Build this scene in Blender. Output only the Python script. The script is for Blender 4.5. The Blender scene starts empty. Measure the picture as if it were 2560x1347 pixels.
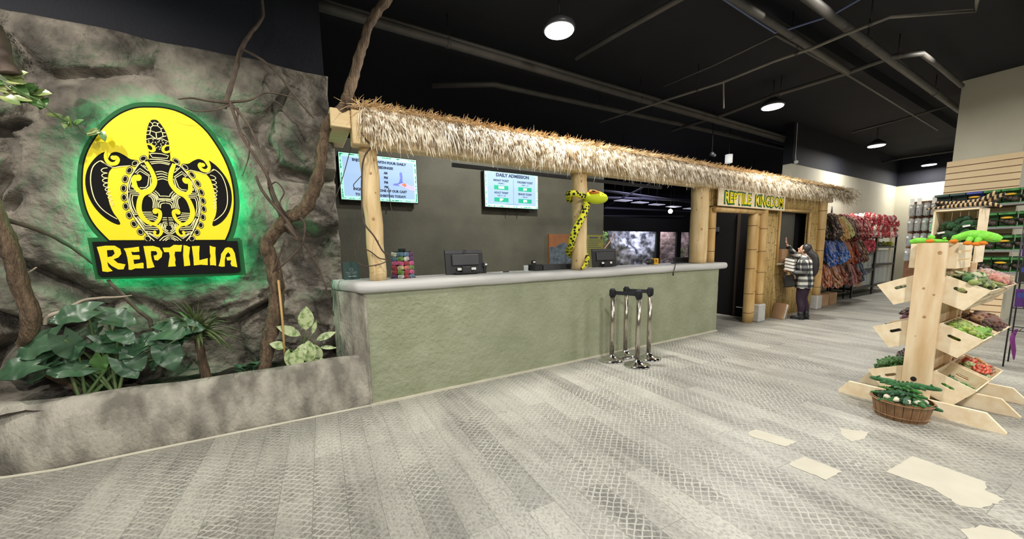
import bpy, math, random
from mathutils import Vector, Matrix, noise, geometry
random.seed(7)
scene = bpy.context.scene
# ---------------------------------------------------------------- camera
F, SHY, YAW, PITCH, ROLL, CAMH = 909.93, 67.06, .5313, .1230, -.0187, 1.5
_f = Vector((math.sin(YAW)*math.cos(PITCH), math.cos(YAW)*math.cos(PITCH), -math.sin(PITCH)))
_r0 = Vector((math.cos(YAW), -math.sin(YAW), 0)); _u0 = _r0.cross(_f)
RT = math.cos(ROLL)*_r0 + math.sin(ROLL)*_u0; UP = -math.sin(ROLL)*_r0 + math.cos(ROLL)*_u0
CAM = Vector((0, 0, CAMH))
cd = bpy.data.cameras.new('camera'); cam = bpy.data.objects.new('camera', cd)
scene.collection.objects.link(cam); scene.camera = cam
cam.matrix_world = Matrix(((RT.x, UP.x, -_f.x, 0), (RT.y, UP.y, -_f.y, 0), (RT.z, UP.z, -_f.z, CAMH), (0, 0, 0, 1)))
cd.sensor_width = 36; cd.lens = F/2560*36; cd.shift_y = SHY/2560; cd.clip_start = .05; cd.clip_end = 200
def at(px, py, X=None, Y=None, Z=None):
    "point of the place seen at a photo pixel on a known plane"
    d = RT*((px-1280)/F) + UP*(-(py-673.5-SHY)/F) + _f
    t = (X/d.x) if X is not None else (Y/d.y) if Y is not None else (Z-CAMH)/d.z
    return CAM + d*t
# ---------------------------------------------------------------- view, world, room lights, added spots
vs = scene.view_settings
vs.view_transform = 'Standard'; vs.look = 'None'; vs.gamma = 1; vs.use_curve_mapping = False; vs.exposure = 0.0
w = bpy.data.worlds.new('world'); scene.world = w; w.use_nodes = True
w.node_tree.nodes['Background'].inputs[0].default_value = (.95, .97, 1, 1)
w.node_tree.nodes['Background'].inputs[1].default_value = .10
CEIL = 4.5
def area(name, loc, size, power, col=(1, .97, .9), target=None, shape='DISK', spread=math.pi):
    l = bpy.data.lights.new(name, 'AREA'); l.shape = shape; l.size = size; l.energy = power; l.color = col; l.spread = spread
    o = bpy.data.objects.new(name, l); scene.collection.objects.link(o); o.location = loc
    if target: o.rotation_euler = (Vector(target)-Vector(loc)).to_track_quat('-Z', 'Y').to_euler()
    return o
def spot(name, loc, target, power, angle=60, col=(1, .95, .86), r=.05, blend=.6):
    l = bpy.data.lights.new(name, 'SPOT'); l.energy = power; l.color = col; l.spot_size = math.radians(angle); l.spot_blend = blend; l.shadow_soft_size = r
    o = bpy.data.objects.new(name, l); scene.collection.objects.link(o); o.location = loc
    o.rotation_euler = (Vector(target)-Vector(loc)).to_track_quat('-Z', 'Y').to_euler(); return o
LAMPS = [(2.85, 3.65), (7.75, 3.62), (13.2, 3.65), (18.0, 3.65)]                 # the row seen in the photo
for i, (x, y) in enumerate(LAMPS): area('high_bay_light', (x, y, 4.0), .34, (190, 170, 75, 60)[i])
for x, y in [(-2.4, -1.2), (2.6, -1.2), (7.6, -1.2), (12.9, -1.4), (17.8, -1.4), (-2.4, -6), (2.6, -6), (7.6, -6)]:   # the rows behind the camera
    area('high_bay_light', (x, y, 4.1), .34, 180 if x < 10 else 72)
spot('track_spot', (-2.7, 2.5, 4.3), (-1.2, 4.3, 1.5), 340, 80, r=.03)
spot('track_spot', (.9, 1.6, 4.2), (-.2, 4.3, .9), 190, 64, r=.03)
spot('track_spot', (-.6, 2.0, 4.2), (-.9, 4.2, 2.2), 70, 46, r=.03)
for x in (2.3, 5.0, 8.0): spot('track_spot', (x, 1.2, 4.25), (x+.4, 3.7, 2.6), 115, 80, r=.04)  # added spots without fixtures, only to brighten the thatch fringe

# ---------------------------------------------------------------- materials
def mat(name, c, c2=None, scale=5., rough=.6, metal=0., bump=0., bscale=40., detail=4., spec=.5, stretch=(1, 1, 1), lo=.35, hi=.65, emit=0., alpha=1., useobj=False, sheen=0.):
    m = bpy.data.materials.new(name); m.use_nodes = True; nt = m.node_tree; N = nt.nodes; L = nt.links
    b = N['Principled BSDF']
    b.inputs['Roughness'].default_value = rough; b.inputs['Metallic'].default_value = metal
    b.inputs['Specular IOR Level'].default_value = spec; b.inputs['Alpha'].default_value = alpha
    b.inputs['Base Color'].default_value = (*c, 1)
    if sheen: b.inputs['Sheen Weight'].default_value = sheen
    tc = N.new('ShaderNodeTexCoord'); mp = N.new('ShaderNodeMapping'); mp.inputs['Scale'].default_value = stretch
    L.new(tc.outputs['Object'], mp.inputs['Vector'])
    col = None
    if useobj:
        oi = N.new('ShaderNodeObjectInfo'); col = oi.outputs['Color']
    if c2 is not None:
        n = N.new('ShaderNodeTexNoise'); n.inputs['Scale'].default_value = scale; n.inputs['Detail'].default_value = detail
        L.new(mp.outputs[0], n.inputs['Vector'])
        r = N.new('ShaderNodeMapRange'); r.inputs[1].default_value = lo; r.inputs[2].default_value = hi
        L.new(n.outputs[0], r.inputs[0])
        x = N.new('ShaderNodeMix'); x.data_type = 'RGBA'; L.new(r.outputs[0], x.inputs[0])
        x.inputs[6].default_value = (*c, 1); x.inputs[7].default_value = (*c2, 1)
        if useobj:
            x.blend_type = 'MULTIPLY'; L.new(col, x.inputs[6])
        col = x.outputs[2]
    if col is not None: L.new(col, b.inputs['Base Color'])
    if emit:
        b.inputs['Emission Color'].default_value = (*c, 1); b.inputs['Emission Strength'].default_value = emit
    if bump:
        n2 = N.new('ShaderNodeTexNoise'); n2.inputs['Scale'].default_value = bscale; n2.inputs['Detail'].default_value = 5
        L.new(mp.outputs[0], n2.inputs['Vector'])
        bp = N.new('ShaderNodeBump'); bp.inputs['Strength'].default_value = bump; bp.inputs['Distance'].default_value = .02 if bump < .95 else .05
        L.new(n2.outputs[0], bp.inputs['Height']); L.new(bp.outputs[0], b.inputs['Normal'])
    return m
def stripes(name, c1, c2, scale, dist=2.):
    m = mat(name, c1, rough=.85); nt = m.node_tree; N = nt.nodes; L = nt.links; b = N['Principled BSDF']
    tc = N.new('ShaderNodeTexCoord'); wv = N.new('ShaderNodeTexWave'); wv.inputs['Scale'].default_value = scale; wv.inputs['Distortion'].default_value = dist
    L.new(tc.outputs['Object'], wv.inputs['Vector']); r = N.new('ShaderNodeMapRange'); r.inputs[1].default_value = .42; r.inputs[2].default_value = .5
    L.new(wv.outputs['Fac'], r.inputs[0]); x = N.new('ShaderNodeMix'); x.data_type = 'RGBA'; x.inputs[6].default_value = (*c1, 1); x.inputs[7].default_value = (*c2, 1)
    L.new(r.outputs[0], x.inputs[0]); L.new(x.outputs[2], b.inputs['Base Color']); return m
M = {}
M['navy'] = mat('navy_paint', (.003, .0042, .010), (.005, .0065, .013), 2, .8, bump=.2)
M['ceil'] = mat('black_ceiling_paint', (.0025, .0032, .0065), (.005, .0058, .010), 1.2, .85)
M['pipe'] = mat('dark_grey_pipe_paint', (.06, .057, .053), (.09, .083, .075), 3, .55)
M['pale_pipe'] = mat('pale_conduit', (.22, .2, .17), (.16, .15, .13), 3, .5)
M['cable'] = mat('blue_cable', (.10, .13, .25), rough=.5)
M['cream'] = mat('cream_wall_paint', (.53, .50, .395), (.58, .55, .44), 1.5, .75, bump=.1)
M['olive'] = mat('dark_olive_wall_paint', (.038, .036, .023), (.062, .060, .04), 1.6, .7, bump=.15)
M['sage'] = mat('sage_green_plaster', (.255, .277, .175), (.325, .347, .24), 3., .6, bump=.9, bscale=20, detail=10, lo=.3, hi=.7)
M['slab'] = mat('pale_grey_concrete_top', (.50, .495, .485), (.60, .595, .59), 3, .5, bump=.2, bscale=9, stretch=(.4, 1, 3))
M['conc'] = mat('grey_textured_concrete', (.18, .167, .14), (.46, .43, .365), 4.2, .85, bump=.7, bscale=36, detail=14, lo=.36, hi=.62, stretch=(1.5, 1.5, .75))
M['rock'] = mat('mottled_rock', (.05, .043, .035), (.25, .222, .182), 3.4, .85, bump=1., bscale=11, detail=13, lo=.38, hi=.66)
M['block'] = mat('light_concrete_block', (.42, .42, .4), (.5, .5, .48), 6, .8, bump=.3)
M['soil'] = mat('dark_mulch', (.02, .012, .008), (.06, .035, .022), 30, .95, bump=1., bscale=60)
M['trim'] = mat('pale_caulk', (.62, .59, .48), (.55, .52, .42), 6, .7)
M['log'] = mat('pale_peeled_log', (.62, .43, .2), (.80, .62, .36), 6, .6, bump=.25, bscale=20, stretch=(2, 2, .35))
M['beam'] = mat('pine_beam', (.62, .45, .22), (.74, .58, .33), 5, .6, stretch=(.3, 3, 3), bump=.1)
M['pine'] = mat('raw_pine_board', (.62, .42, .22), (.84, .68, .46), 3.2, .55, stretch=(3, 3, .5), detail=6, bump=.08)
M['pineh'] = mat('raw_pine_crate_wood', (.80, .63, .41), (.90, .78, .57), 4, .55, stretch=(.5, 3, 3), detail=6, bump=.08)
M['knot'] = mat('pine_knot', (.34, .18, .08), (.52, .32, .16), 60, .6)
M['hole'] = mat('dark_hole', (.012, .009, .006), rough=.9)
M['bamboo'] = mat('bamboo_cane', (.36, .235, .075), (.56, .40, .16), 9, .45, stretch=(6, 6, .5), bump=.15)
M['bamboo2'] = mat('golden_bamboo_pole', (.48, .29, .10), (.64, .44, .19), 5, .42, stretch=(2, 2, .4))
M['node'] = mat('bamboo_node_ring', (.22, .12, .045), rough=.6)
M['thatch'] = mat('dry_thatch', (.27, .185, .095), (.84, .75, .60), 14, .55, detail=2, stretch=(1, 1, 1), lo=.4, hi=.6)  # brown shadows and white highlights between strands are mixed into the colour
M['thatch2'] = mat('golden_thatch_top', (.45, .29, .13), (.68, .48, .26), 9, .6, detail=2)  # orange light along the ridge is put into this straw colour
M['thatch3'] = mat('thatch_underlay', (.10, .065, .035), (.2, .13, .07), 12, .8)
M['bark'] = mat('brown_bark', (.075, .048, .03), (.25, .17, .105), 10, .9, bump=1., bscale=30, stretch=(3, 3, .6), lo=.3, hi=.7)
M['twig'] = mat('dark_twig', (.05, .033, .024), (.10, .07, .05), 10, .8)
M['root'] = mat('pale_root', (.3, .25, .19), (.4, .34, .27), 10, .8)
M['leaf'] = mat('glossy_green_leaf', (.028, .078, .038), (.075, .15, .082), 7, .36, spec=.5)
M['leaf2'] = mat('bright_green_leaf', (.08, .19, .05), (.12, .25, .07), 5, .3)
M['stem'] = mat('green_stem', (.085, .15, .05), (.13, .18, .07), 8, .5)
M['palm'] = mat('palm_blade', (.055, .09, .028), (.12, .16, .06), 6, .5)
M['pothos'] = mat('pothos_leaf', (.10, .19, .05), (.42, .46, .18), 9, .35)
M['yellow'] = mat('sign_yellow', (.90, .73, .003), (.93, .77, .004), 3, .5)
M['cream_line'] = mat('sign_pale_line', (.92, .84, .42), rough=.5)
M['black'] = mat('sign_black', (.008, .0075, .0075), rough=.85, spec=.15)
M['green'] = mat('sign_green_edge', (.010, .11, .028), rough=.6, spec=.3)
M['led'] = mat('green_led_strip', (.0, .80, .28), emit=48.)
M['metal_dark'] = mat('black_steel', (.018, .018, .02), rough=.4, spec=.4)
M['plastic'] = mat('black_plastic', (.016, .016, .018), rough=.45)
M['plastic2'] = mat('charcoal_plastic', (.045, .046, .052), rough=.4)
M['chrome'] = mat('polished_steel', (.56, .51, .44), rough=.2, metal=1.)
M['chrome2'] = mat('chrome_base', (.72, .72, .72), rough=.08, metal=1.)
M['belt'] = mat('black_belt', (.008, .009, .014), rough=.7)
M['white'] = mat('white_plastic', (.8, .8, .78), rough=.5)
M['paper'] = mat('white_paper', (.78, .77, .73), rough=.7)
M['ink'] = mat('screen_text', (.02, .03, .07), rough=.8)
M['card'] = mat('brown_cardboard', (.36, .21, .11), (.44, .28, .16), 4, .8)
M['glow'] = mat('lamp_disc', (1., .97, .9), emit=14.)
M['screen'] = mat('screen_blue', (.10, .14, .2), rough=.4)
b = M['screen'].node_tree.nodes['Principled BSDF']; b.inputs['Emission Color'].default_value = (.44, .66, .98, 1); b.inputs['Emission Strength'].default_value = .80
M['screen_edge'] = mat('screen_mint', (.42, .92, .72), emit=.5)
M['screen_green'] = mat('screen_green', (.0, .22, .12), emit=.8)
M['screen_white'] = mat('screen_white', (.85, .95, .92), emit=.85)
M['screen_blue2'] = mat('screen_indigo', (.10, .15, .55), (.22, .25, .7), 6, emit=.4)
M['screen_orange'] = mat('screen_orange', (.55, .16, .05), emit=.5)
M['screen_lilac'] = mat('screen_lilac', (.42, .38, .75), emit=.6)
M['plush'] = mat('plush_fabric', (1, 1, 1), (.55, .55, .55), 25, .9, useobj=True, lo=.3, hi=.6, bump=.4, bscale=120, sheen=.3)
M['plush_s'] = stripes('striped_plush_fabric', (1, 1, 1), (.2, .2, .2), 6, 9)
_n = M['plush_s'].node_tree; _o = _n.nodes.new('ShaderNodeObjectInfo'); _x = [q for q in _n.nodes if q.type == 'MIX'][0]; _h = _n.nodes.new('ShaderNodeMix'); _h.data_type = 'RGBA'; _h.inputs[0].default_value = .32; _n.links.new(_o.outputs['Color'], _h.inputs[6]); _h.inputs[7].default_value = (.75, .6, .48, 1); _n.links.new(_o.outputs['Color'], _x.inputs[7]); _n.links.new(_h.outputs[2], _x.inputs[6])
M['skin'] = mat('skin', (.62, .37, .26), rough=.5)
M['hair'] = mat('black_hair', (.010, .008, .009), (.02, .016, .018), 20, .45, stretch=(4, 4, .5))
M['leggings'] = mat('plum_leggings', (.022, .008, .022), rough=.8)
M['boot'] = mat('black_boot', (.012, .012, .013), rough=.5)
M['bag'] = mat('charcoal_bag', (.03, .03, .032), (.05, .05, .05), 9, .8)
M['slat'] = mat('beige_slatwall', (.74, .56, .33), (.78, .6, .37), 3, .5)
M['groove'] = mat('slatwall_groove', (.16, .07, .03), rough=.7)
M['doorgrey'] = mat('pale_grey_door_paint', (.55, .56, .48), rough=.6)
M['doorframe'] = mat('oak_door_frame', (.36, .22, .10), (.42, .27, .14), 5, .5, stretch=(3, 3, .4))
M['crate_green'] = mat('green_toy_package', (.025, .12, .03), (.06, .24, .06), 14, .4)
M['toy_dark'] = mat('dark_toy', (.02, .016, .014), (.1, .07, .05), 40, .5)
M['blue_box'] = mat('blue_package', (.05, .07, .32), rough=.4)
M['teal_box'] = mat('teal_dark_package', (.03, .07, .065), rough=.4)
M['basket'] = mat('brown_wood_splint', (.20, .10, .042), (.30, .17, .085), 8, .55, stretch=(4, 4, .4))
M['patch'] = mat('beige_floor_patch', (.44, .415, .34), (.48, .455, .375), 5, .7)
M['canvas_orange'] = mat('orange_canvas', (.19, .065, .015), (.14, .05, .012), 5, .7)
M['canvas_dark'] = mat('dark_painted_reptile', (.02, .03, .04), (.07, .09, .11), 14, .7)
M['notice'] = mat('yellow_notice', (.15, .14, .018), rough=.6)
M['drill_y'] = mat('yellow_tool', (.75, .42, .03), rough=.5)
M['silver'] = mat('silver_rock', (.03, .03, .045), (.66, .66, .76), 4, .4, bump=1., bscale=4, lo=.42, hi=.62)
M['pinkrock'] = mat('pinkish_rock', (.12, .08, .08), (.42, .34, .35), 5, .6, bump=1., bscale=9)
M['mossy'] = mat('mossy_backdrop', (.06, .06, .035), (.16, .15, .08), 4, .8)

def plush_spots():
    m = mat('spotted_snake_fabric', (.68, .66, .03), rough=.85); nt = m.node_tree; N = nt.nodes; L = nt.links; b = N['Principled BSDF']
    tc = N.new('ShaderNodeTexCoord'); v = N.new('ShaderNodeTexVoronoi'); v.inputs['Scale'].default_value = 22; v.inputs['Randomness'].default_value = .55
    L.new(tc.outputs['Object'], v.inputs['Vector'])
    r = N.new('ShaderNodeMapRange'); r.inputs[1].default_value = .40; r.inputs[2].default_value = .45
    L.new(v.outputs['Distance'], r.inputs[0])
    x = N.new('ShaderNodeMix'); x.data_type = 'RGBA'; x.inputs[6].default_value = (.008, .008, .008, 1); x.inputs[7].default_value = (.68, .66, .03, 1)
    L.new(r.outputs[0], x.inputs[0]); L.new(x.outputs[2], b.inputs['Base Color']); return m
M['snake'] = plush_spots()
M['lime'] = mat('lime_felt', (.58, .68, .02), rough=.85)
M['stripe'] = None
M['tan_stripe'] = stripes('tan_and_black_stripes', (.66, .47, .25), (.02, .014, .01), 11, 3.5)
_w = [q for q in M['tan_stripe'].node_tree.nodes if q.type == 'TEX_WAVE'][0]; _w.bands_direction = 'Y'
M['dieff'] = mat('variegated_leaf', (.15, .25, .07), (.46, .54, .29), 26, .42, detail=3, lo=.36, hi=.52)

def plaid():
    m = mat('black_and_grey_plaid', (.02, .02, .02), rough=.9); nt = m.node_tree; N = nt.nodes; L = nt.links; b = N['Principled BSDF']
    tc = N.new('ShaderNodeTexCoord'); s = N.new('ShaderNodeSeparateXYZ'); L.new(tc.outputs['Object'], s.inputs[0])
    outs = []
    for k, fq in (('Y', 9.), ('Z', 9.)):
        a = N.new('ShaderNodeMath'); a.operation = 'MULTIPLY'; a.inputs[1].default_value = fq; L.new(s.outputs[k], a.inputs[0])
        f = N.new('ShaderNodeMath'); f.operation = 'FRACT'; L.new(a.outputs[0], f.inputs[0])
        g = N.new('ShaderNodeMath'); g.operation = 'GREATER_THAN'; g.inputs[1].default_value = .5; L.new(f.outputs[0], g.inputs[0]); outs.append(g)
    a = N.new('ShaderNodeMath'); a.operation = 'ADD'; L.new(outs[0].outputs[0], a.inputs[0]); L.new(outs[1].outputs[0], a.inputs[1])
    r = N.new('ShaderNodeValToRGB'); r.color_ramp.interpolation = 'CONSTANT'
    e = r.color_ramp.elements; e[0].color = (.012, .012, .013, 1); e[1].position = .4; e[1].color = (.10, .105, .105, 1); q = e.new(.9); q.color = (.62, .62, .58, 1)
    h = N.new('ShaderNodeMath'); h.operation = 'MULTIPLY'; h.inputs[1].default_value = .5; L.new(a.outputs[0], h.inputs[0])
    L.new(h.outputs[0], r.inputs[0]); L.new(r.outputs[0], b.inputs['Base Color']); return m
M['plaid'] = plaid()

def clear(name, col=(.9, .95, .95), fac=.25):
    m = bpy.data.materials.new(name); m.use_nodes = True; nt = m.node_tree; N = nt.nodes; L = nt.links; N.clear()
    o = N.new('ShaderNodeOutputMaterial'); t = N.new('ShaderNodeBsdfTransparent'); g = N.new('ShaderNodeBsdfGlossy'); g.inputs['Roughness'].default_value = .08
    d = N.new('ShaderNodeBsdfDiffuse'); d.inputs[0].default_value = (*col, 1); g.inputs[0].default_value = (1, 1, 1, 1)
    a = N.new('ShaderNodeMixShader'); a.inputs[0].default_value = .6; L.new(g.outputs[0], a.inputs[1]); L.new(d.outputs[0], a.inputs[2])
    x = N.new('ShaderNodeMixShader'); x.inputs[0].default_value = fac; L.new(t.outputs[0], x.inputs[1]); L.new(a.outputs[0], x.inputs[2]); L.new(x.outputs[0], o.inputs[0]); return m
M['clear'] = clear('clear_plastic', fac=.35)
M['glass'] = clear('window_glass', fac=.05)
M['darkglass'] = mat('dark_window_board', (.035, .038, .036), (.045, .048, .045), 3, .35)

def floor_mat():
    m = bpy.data.materials.new('snakeskin_vinyl_plank'); m.use_nodes = True; nt = m.node_tree; N = nt.nodes; L = nt.links; b = N['Principled BSDF']
    tc = N.new('ShaderNodeTexCoord')
    def math_(op, a, v=None, v2=None):
        n = N.new('ShaderNodeMath'); n.operation = op
        for i, q in enumerate((a, v, v2)):
            if q is None: continue
            if isinstance(q, (int, float)): n.inputs[i].default_value = q
            else: L.new(q, n.inputs[i])
        return n.outputs[0]
    def rng(a, lo, hi, o0=0., o1=1.):
        n = N.new('ShaderNodeMapRange'); L.new(a, n.inputs[0]); n.inputs[1].default_value = lo; n.inputs[2].default_value = hi; n.inputs[3].default_value = o0; n.inputs[4].default_value = o1; return n.outputs[0]
    def nz(scale, stretch, detail=5., rot=0., off=0.):
        mp = N.new('ShaderNodeMapping'); mp.inputs['Scale'].default_value = stretch; mp.inputs['Location'].default_value = (off, off*.7, 0); mp.inputs['Rotation'].default_value = (0, 0, rot); L.new(tc.outputs['Object'], mp.inputs[0])
        n = N.new('ShaderNodeTexNoise'); n.inputs['Scale'].default_value = scale; n.inputs['Detail'].default_value = detail; L.new(mp.outputs[0], n.inputs[0]); return n.outputs[0]
    rot = N.new('ShaderNodeMapping'); rot.inputs['Rotation'].default_value = (0, 0, math.radians(-87)); L.new(tc.outputs['Object'], rot.inputs[0])
    br = N.new('ShaderNodeTexBrick'); br.offset = .37; br.inputs['Scale'].default_value = 1; br.inputs['Brick Width'].default_value = 1.25; br.inputs['Row Height'].default_value = .185
    br.inputs['Mortar Size'].default_value = .0016; br.inputs['Mortar Smooth'].default_value = .3
    br.inputs['Color1'].default_value = (0, 0, 0, 1); br.inputs['Color2'].default_value = (1, 1, 1, 1); br.inputs['Mortar'].default_value = (.5, .5, .5, 1); br.inputs['Bias'].default_value = 0
    L.new(rot.outputs[0], br.inputs[0])
    plank = math_('MULTIPLY', br.outputs['Color'], 1.)
    # diamond net of pale lines
    wob = N.new('ShaderNodeTexNoise'); wob.inputs['Scale'].default_value = 9; wob.inputs['Detail'].default_value = 2; L.new(tc.outputs['Object'], wob.inputs[0])
    sp = N.new('ShaderNodeSeparateXYZ'); L.new(tc.outputs['Object'], sp.inputs[0])
    ws = math_('MULTIPLY', wob.outputs[0], .05)
    wob2 = nz(24, (1, 1, 1), 3., 0., 5.); lines = []
    for sgn in (1, -1):
        ang = math.radians(90+sgn*38)
        p = math_('ADD', math_('MULTIPLY', sp.outputs['X'], math.cos(ang)/.042), math_('MULTIPLY', sp.outputs['Y'], math.sin(ang)/.042))
        p = math_('ADD', p, math_('MULTIPLY', ws, 17.*sgn))
        p = math_('ADD', p, math_('MULTIPLY', plank, 7.3*sgn))
        d = math_('ABSOLUTE', math_('SUBTRACT', math_('FRACT', p), .5)); lines.append(rng(math_('ADD', d, math_('MULTIPLY', math_('SUBTRACT', wob2, .5), .16)), .35, .45))
    net = math_('MAXIMUM', lines[0], lines[1])
    cloud = rng(nz(1.5, (1.5, .7, 1), 8., 0., 3.), .42, .60)
    cloud2 = rng(nz(7, (1.2, .7, 1), 6., .2, 8.), .42, .6)
    fine = nz(70, (1, .6, 1), 3.)
    streak = rng(nz(5, (3.2, .35, 1), 5., math.radians(3)), .35, .65)
    # the snakeskin print fades out toward the shop side, where the planks look like grey wood
    zone = rng(math_('ADD', sp.outputs['X'], math_('MULTIPLY', sp.outputs['Y'], .55)), 4.9, 6.2, 1., .1)
    net = math_('MULTIPLY', math_('MULTIPLY', net, zone), rng(nz(3, (1, .6, 1), 4., .4, 11.), .36, .6, .45, 1.))
    dark = N.new('ShaderNodeMix'); dark.data_type = 'RGBA'; dark.inputs[6].default_value = (.078, .076, .069, 1); dark.inputs[7].default_value = (.345, .335, .30, 1)
    L.new(math_('ADD', math_('MULTIPLY', rng(fine, .3, .7), .3), math_('ADD', math_('MULTIPLY', streak, .32), math_('MULTIPLY', plank, .38))), dark.inputs[0])
    pale = N.new('ShaderNodeMix'); pale.data_type = 'RGBA'; pale.inputs[6].default_value = (.37, .36, .31, 1); pale.inputs[7].default_value = (.54, .528, .475, 1)
    L.new(fine, pale.inputs[0])
    blot = math_('MULTIPLY', math_('MAXIMUM', cloud, math_('MULTIPLY', cloud2, .55)), rng(plank, 0, 1, .3, .95))
    blot = math_('MULTIPLY', blot, rng(fine, .36, .56, .35, 1.))
    amt = math_('MULTIPLY', math_('MAXIMUM', net, blot), .88)
    mx = N.new('ShaderNodeMix'); mx.data_type = 'RGBA'; L.new(amt, mx.inputs[0]); L.new(dark.outputs[2], mx.inputs[6]); L.new(pale.outputs[2], mx.inputs[7])
    jo = N.new('ShaderNodeMix'); jo.data_type = 'RGBA'; L.new(math_('MULTIPLY', br.outputs['Fac'], .6), jo.inputs[0]); L.new(mx.outputs[2], jo.inputs[6]); jo.inputs[7].default_value = (.07, .068, .06, 1)
    L.new(jo.outputs[2], b.inputs['Base Color']); b.inputs['Roughness'].default_value = .42; b.inputs['Specular IOR Level'].default_value = .35
    return m
M['floor'] = floor_mat()

# ---------------------------------------------------------------- mesh helpers
def cr(pts, n=6, closed=False):
    "Catmull-Rom through points"
    P = [Vector(p) for p in pts]; out = []; k = len(P)
    for i in range(k if closed else k-1):
        p0, p1, p2, p3 = (P[(i-1) % k], P[i], P[(i+1) % k], P[(i+2) % k]) if closed else (P[max(i-1, 0)], P[i], P[i+1], P[min(i+2, k-1)])
        for j in range(n):
            t = j/n
            out.append(.5*((2*p1)+(p2-p0)*t+(2*p0-5*p1+4*p2-p3)*t*t+(3*p1-p0-3*p2+p3)*t**3))
    if not closed: out.append(P[-1].copy())
    return out
def lerp_list(r, n):
    if not isinstance(r, (list, tuple)): return [r]*n
    o = []
    for i in range(n):
        t = i/(n-1)*(len(r)-1) if n > 1 else 0; a = min(int(t), len(r)-2) if len(r) > 1 else 0
        o.append(r[a]+(r[a+1]-r[a])*(t-a) if len(r) > 1 else r[0])
    return o
class MB:
    def __init__(s): s.v = []; s.f = []; s.mi = []; s.sm = []
    def add(s, v, f, mi=0, sm=False):
        o = len(s.v); s.v += [Vector(p) for p in v]; s.f += [tuple(i+o for i in q) for q in f]; s.mi += [mi]*len(f); s.sm += [sm]*len(f); return s
    def box(s, x0, x1, y0, y1, z0, z1, mi=0, mtx=None, bev=0.):
        if bev > 0:
            c = Vector(((x0+x1)/2, (y0+y1)/2, (z0+z1)/2)); h = Vector((abs(x1-x0)/2, abs(y1-y0)/2, abs(z1-z0)/2)); bev = min(bev, min(h)*.9)
            vs_, idx = [], {}
            for sx in (-1, 1):
                for sy in (-1, 1):
                    for sz in (-1, 1):
                        for ax in range(3):
                            p = Vector((sx*(h.x-bev), sy*(h.y-bev), sz*(h.z-bev))); p[ax] = (sx, sy, sz)[ax]*h[ax]
                            idx[(sx, sy, sz, ax)] = len(vs_); vs_.append(c+p)
            fs = []
            for ax in range(3):
                a, b2 = (ax+1) % 3, (ax+2) % 3
                for sg in (-1, 1):
                    q = []
                    for (u, w_) in ((-1, -1), (1, -1), (1, 1), (-1, 1)):
                        k = [0, 0, 0]; k[ax] = sg; k[a] = u; k[b2] = w_; q.append(idx[(*k, ax)])
                    fs.append(q if sg > 0 else q[::-1])
                for u in (-1, 1):
                    for w_ in (-1, 1):
                        k0 = [0, 0, 0]; k1 = [0, 0, 0]; k0[a] = k1[a] = u; k0[b2] = k1[b2] = w_; k0[ax] = -1; k1[ax] = 1
                        q = [idx[(*k0, a)], idx[(*k1, a)], idx[(*k1, b2)], idx[(*k0, b2)]]; fs.append(q if u*w_ < 0 else q[::-1])
            for sx in (-1, 1):
                for sy in (-1, 1):
                    for sz in (-1, 1):
                        q = [idx[(sx, sy, sz, 0)], idx[(sx, sy, sz, 1)], idx[(sx, sy, sz, 2)]]; fs.append(q if sx*sy*sz > 0 else q[::-1])
        else:
            vs_ = [Vector((x, y, z)) for x in (x0, x1) for y in (y0, y1) for z in (z0, z1)]
            fs = [(0, 1, 3, 2), (4, 6, 7, 5), (0, 4, 5, 1), (2, 3, 7, 6), (0, 2, 6, 4), (1, 5, 7, 3)]
        if mtx: vs_ = [mtx @ p for p in vs_]
        return s.add(vs_, fs, mi)
    def tube(s, pts, r, n=8, mi=0, cap=True, sm=True, flat=1., rough=0., seed=0):
        P = [Vector(p) for p in pts]; k = len(P); R_ = lerp_list(r, k); rings = []
        t0 = (P[1]-P[0]).normalized(); up = Vector((0, 0, 1)) if abs(t0.z) < .9 else Vector((1, 0, 0)); nrm = t0.cross(up).normalized()
        for i in range(k):
            t = (P[min(i+1, k-1)]-P[max(i-1, 0)]).normalized()
            nrm = (nrm-t*nrm.dot(t))
            nrm = nrm.normalized() if nrm.length > 1e-6 else t.orthogonal().normalized()
            b2 = t.cross(nrm)
            for j in range(n):
                a = 2*math.pi*j/n; d = nrm*math.cos(a)+b2*math.sin(a)*flat; rr = R_[i]
                if rough: rr *= 1+rough*noise.noise((P[i]+d*.03)*18+Vector((seed, 0, 0)))
                rings.append(P[i]+d*rr)
        f = []
        for i in range(k-1):
            for j in range(n):
                f.append((i*n+j, i*n+(j+1) % n, (i+1)*n+(j+1) % n, (i+1)*n+j))
        if cap: f += [tuple(range(n))[::-1], tuple((k-1)*n+j for j in range(n))]
        return s.add(rings, f, mi, sm)
    def cyl(s, a, b2, r, n=12, mi=0, sm=True): return s.tube([a, b2], r, n, mi, True, sm)
    def ell(s, c, r, nu=12, nv=8, mi=0, rot=None, sm=True, lump=0., seed=0):
        if not isinstance(r, (tuple, list, Vector)): r = (r, r, r)
        c = Vector(c); v = []
        for i in range(nv+1):
            th = math.pi*i/nv
            for j in range(nu):
                ph = 2*math.pi*j/nu; d = Vector((math.sin(th)*math.cos(ph), math.sin(th)*math.sin(ph), math.cos(th)))
                k = 1+(lump*noise.noise(d*1.7+Vector((seed, seed*.3, 0))) if lump else 0)
                p = Vector((d.x*r[0], d.y*r[1], d.z*r[2]))*k
                if rot: p = rot @ p
                v.append(c+p)
        f = []
        for i in range(nv):
            for j in range(nu):
                f.append((i*nu+j, (i+1)*nu+j, (i+1)*nu+(j+1) % nu, i*nu+(j+1) % nu))
        return s.add(v, f, mi, sm)
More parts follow.
